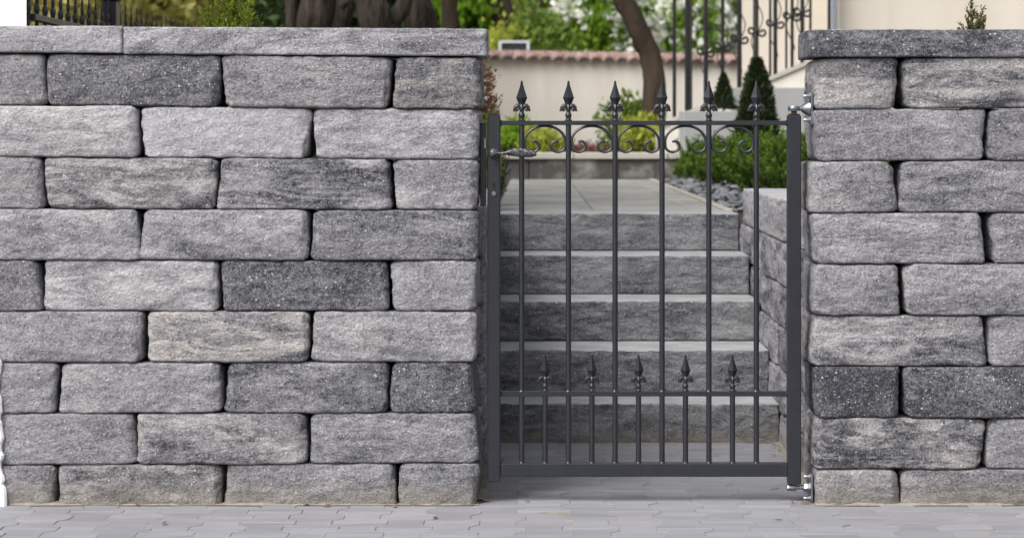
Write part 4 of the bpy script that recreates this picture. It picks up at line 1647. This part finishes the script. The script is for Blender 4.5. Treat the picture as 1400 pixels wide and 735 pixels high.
# small grey roof / house glimpses far left
fh = thing('far_house', 'blurred blue-grey roof glimpsed far behind the fence', 'house', (P(222, 0, 60).x, 54, 4))
qx = P(222, 12, 60)
mb = MB()
zz = qx.z
mb.add([(qx.x - .9, 54, zz - .5), (qx.x + .9, 54, zz - .5), (qx.x + .9, 58, zz - .5), (qx.x - .9, 58, zz - .5), (qx.x - .7, 55.5, zz + .25), (qx.x + .7, 55.5, zz + .25)],
       [(0, 1, 5, 4), (1, 2, 5), (2, 3, 4, 5), (3, 0, 4)])
o = mb.build('roof', M['blue_roof'], fh, smooth=False)
o.location = -Vector(fh.location)
o = MB().box(qx.x - .8, qx.x + .8, 54.2, 57.8, 3, zz - .501).build('wall', M['cream'], fh, smooth=False)
o.location = -Vector(fh.location)

# pale grey metal frame above the tiled wall
q = P(703, 65, 27.2)
fr = thing('metal_frame', 'pale grey metal frame with dark opening above the tiled wall at its left end', 'frame', (q.x, q.y, q.z))
o = MB().box(-.20, .20, -.04, .04, .055, .085, .004).build('lintel', M['window_grey'], fr, smooth=False)
for sg in (-1, 1):
    MB().box(sg * .185 - .018, sg * .185 + .018, -.04, .04, -.35, .054, .004).build('jamb', M['window_grey'], fr, smooth=False)
MB().box(-.166, .166, .0, .02, -.35, .054).build('pane', M['dark_glass'], fr, smooth=False)

# ================================================================== IRON FENCE at the far left
FX = -1.64
fence = thing('iron_fence', 'dark iron fence with turned balusters receding behind the left coping', 'fence', (FX, 2.2, .7))


def fpart(name, mb, **k):
    o = mb.build(name, M['fence_iron'], fence, **k)
    o.location = -Vector(fence.location)
    return o


bal = MB()
bal.tube([(0, 0, .70), (0, 0, 1.40)], .0062, 8)
bp_ = [(.011, 1.38), (.013, 1.40), (.013, 1.465), (.017, 1.476), (.0215, 1.486), (.0225, 1.494), (.019, 1.503), (.010, 1.507), (.013, 1.512), (.0155, 1.525), (.0145, 1.535), (.0090, 1.540),
       (.0120, 1.545), (.0085, 1.553), (.0110, 1.556), (.0070, 1.560), (.0060, 1.575), (.0035, 1.588), (.0015, 1.598)]
bal.lathe([(r_ * .47 if r_ > .004 else r_, h_) for r_, h_ in bp_], n=10)
b0_ = fpart('baluster', bal)
bd = b0_.data
first = True
d = 6.72
while d < 10.6:
    if not (7.99 < d < 8.10):
        if first:
            b0_.location = Vector((FX, d - D0, 0)) - Vector(fence.location)
            first = False
        else:
            o = bpy.data.objects.new('baluster', bd)
            COL.objects.link(o)
            o.parent = fence
            o.location = Vector((FX, d - D0, 0)) - Vector(fence.location)
    d += .115
fpart('rail', MB().box(FX - .006, FX + .020, .735, 2.0, 1.447, 1.470, .003))
fpart('rail', MB().box(FX - .014, FX + .020, 2.095, 4.7, 1.447, 1.470, .003))
fpart('bottom_rail', MB().box(FX - .006, FX + .014, .735, 4.7, .80, .83, .003))
fpart('post', MB().box(FX - .03, FX + .027, 2.005, 2.085, .66, 1.592, .003))
fpart('post_cap', MB().box(FX - .036, FX + .033, 1.998, 2.092, 1.593, 1.61, .004))
print('objects', len(bpy.data.objects), 'tris', sum(len(p.data.polygons) for p in bpy.data.objects if p.type == 'MESH') * 2)
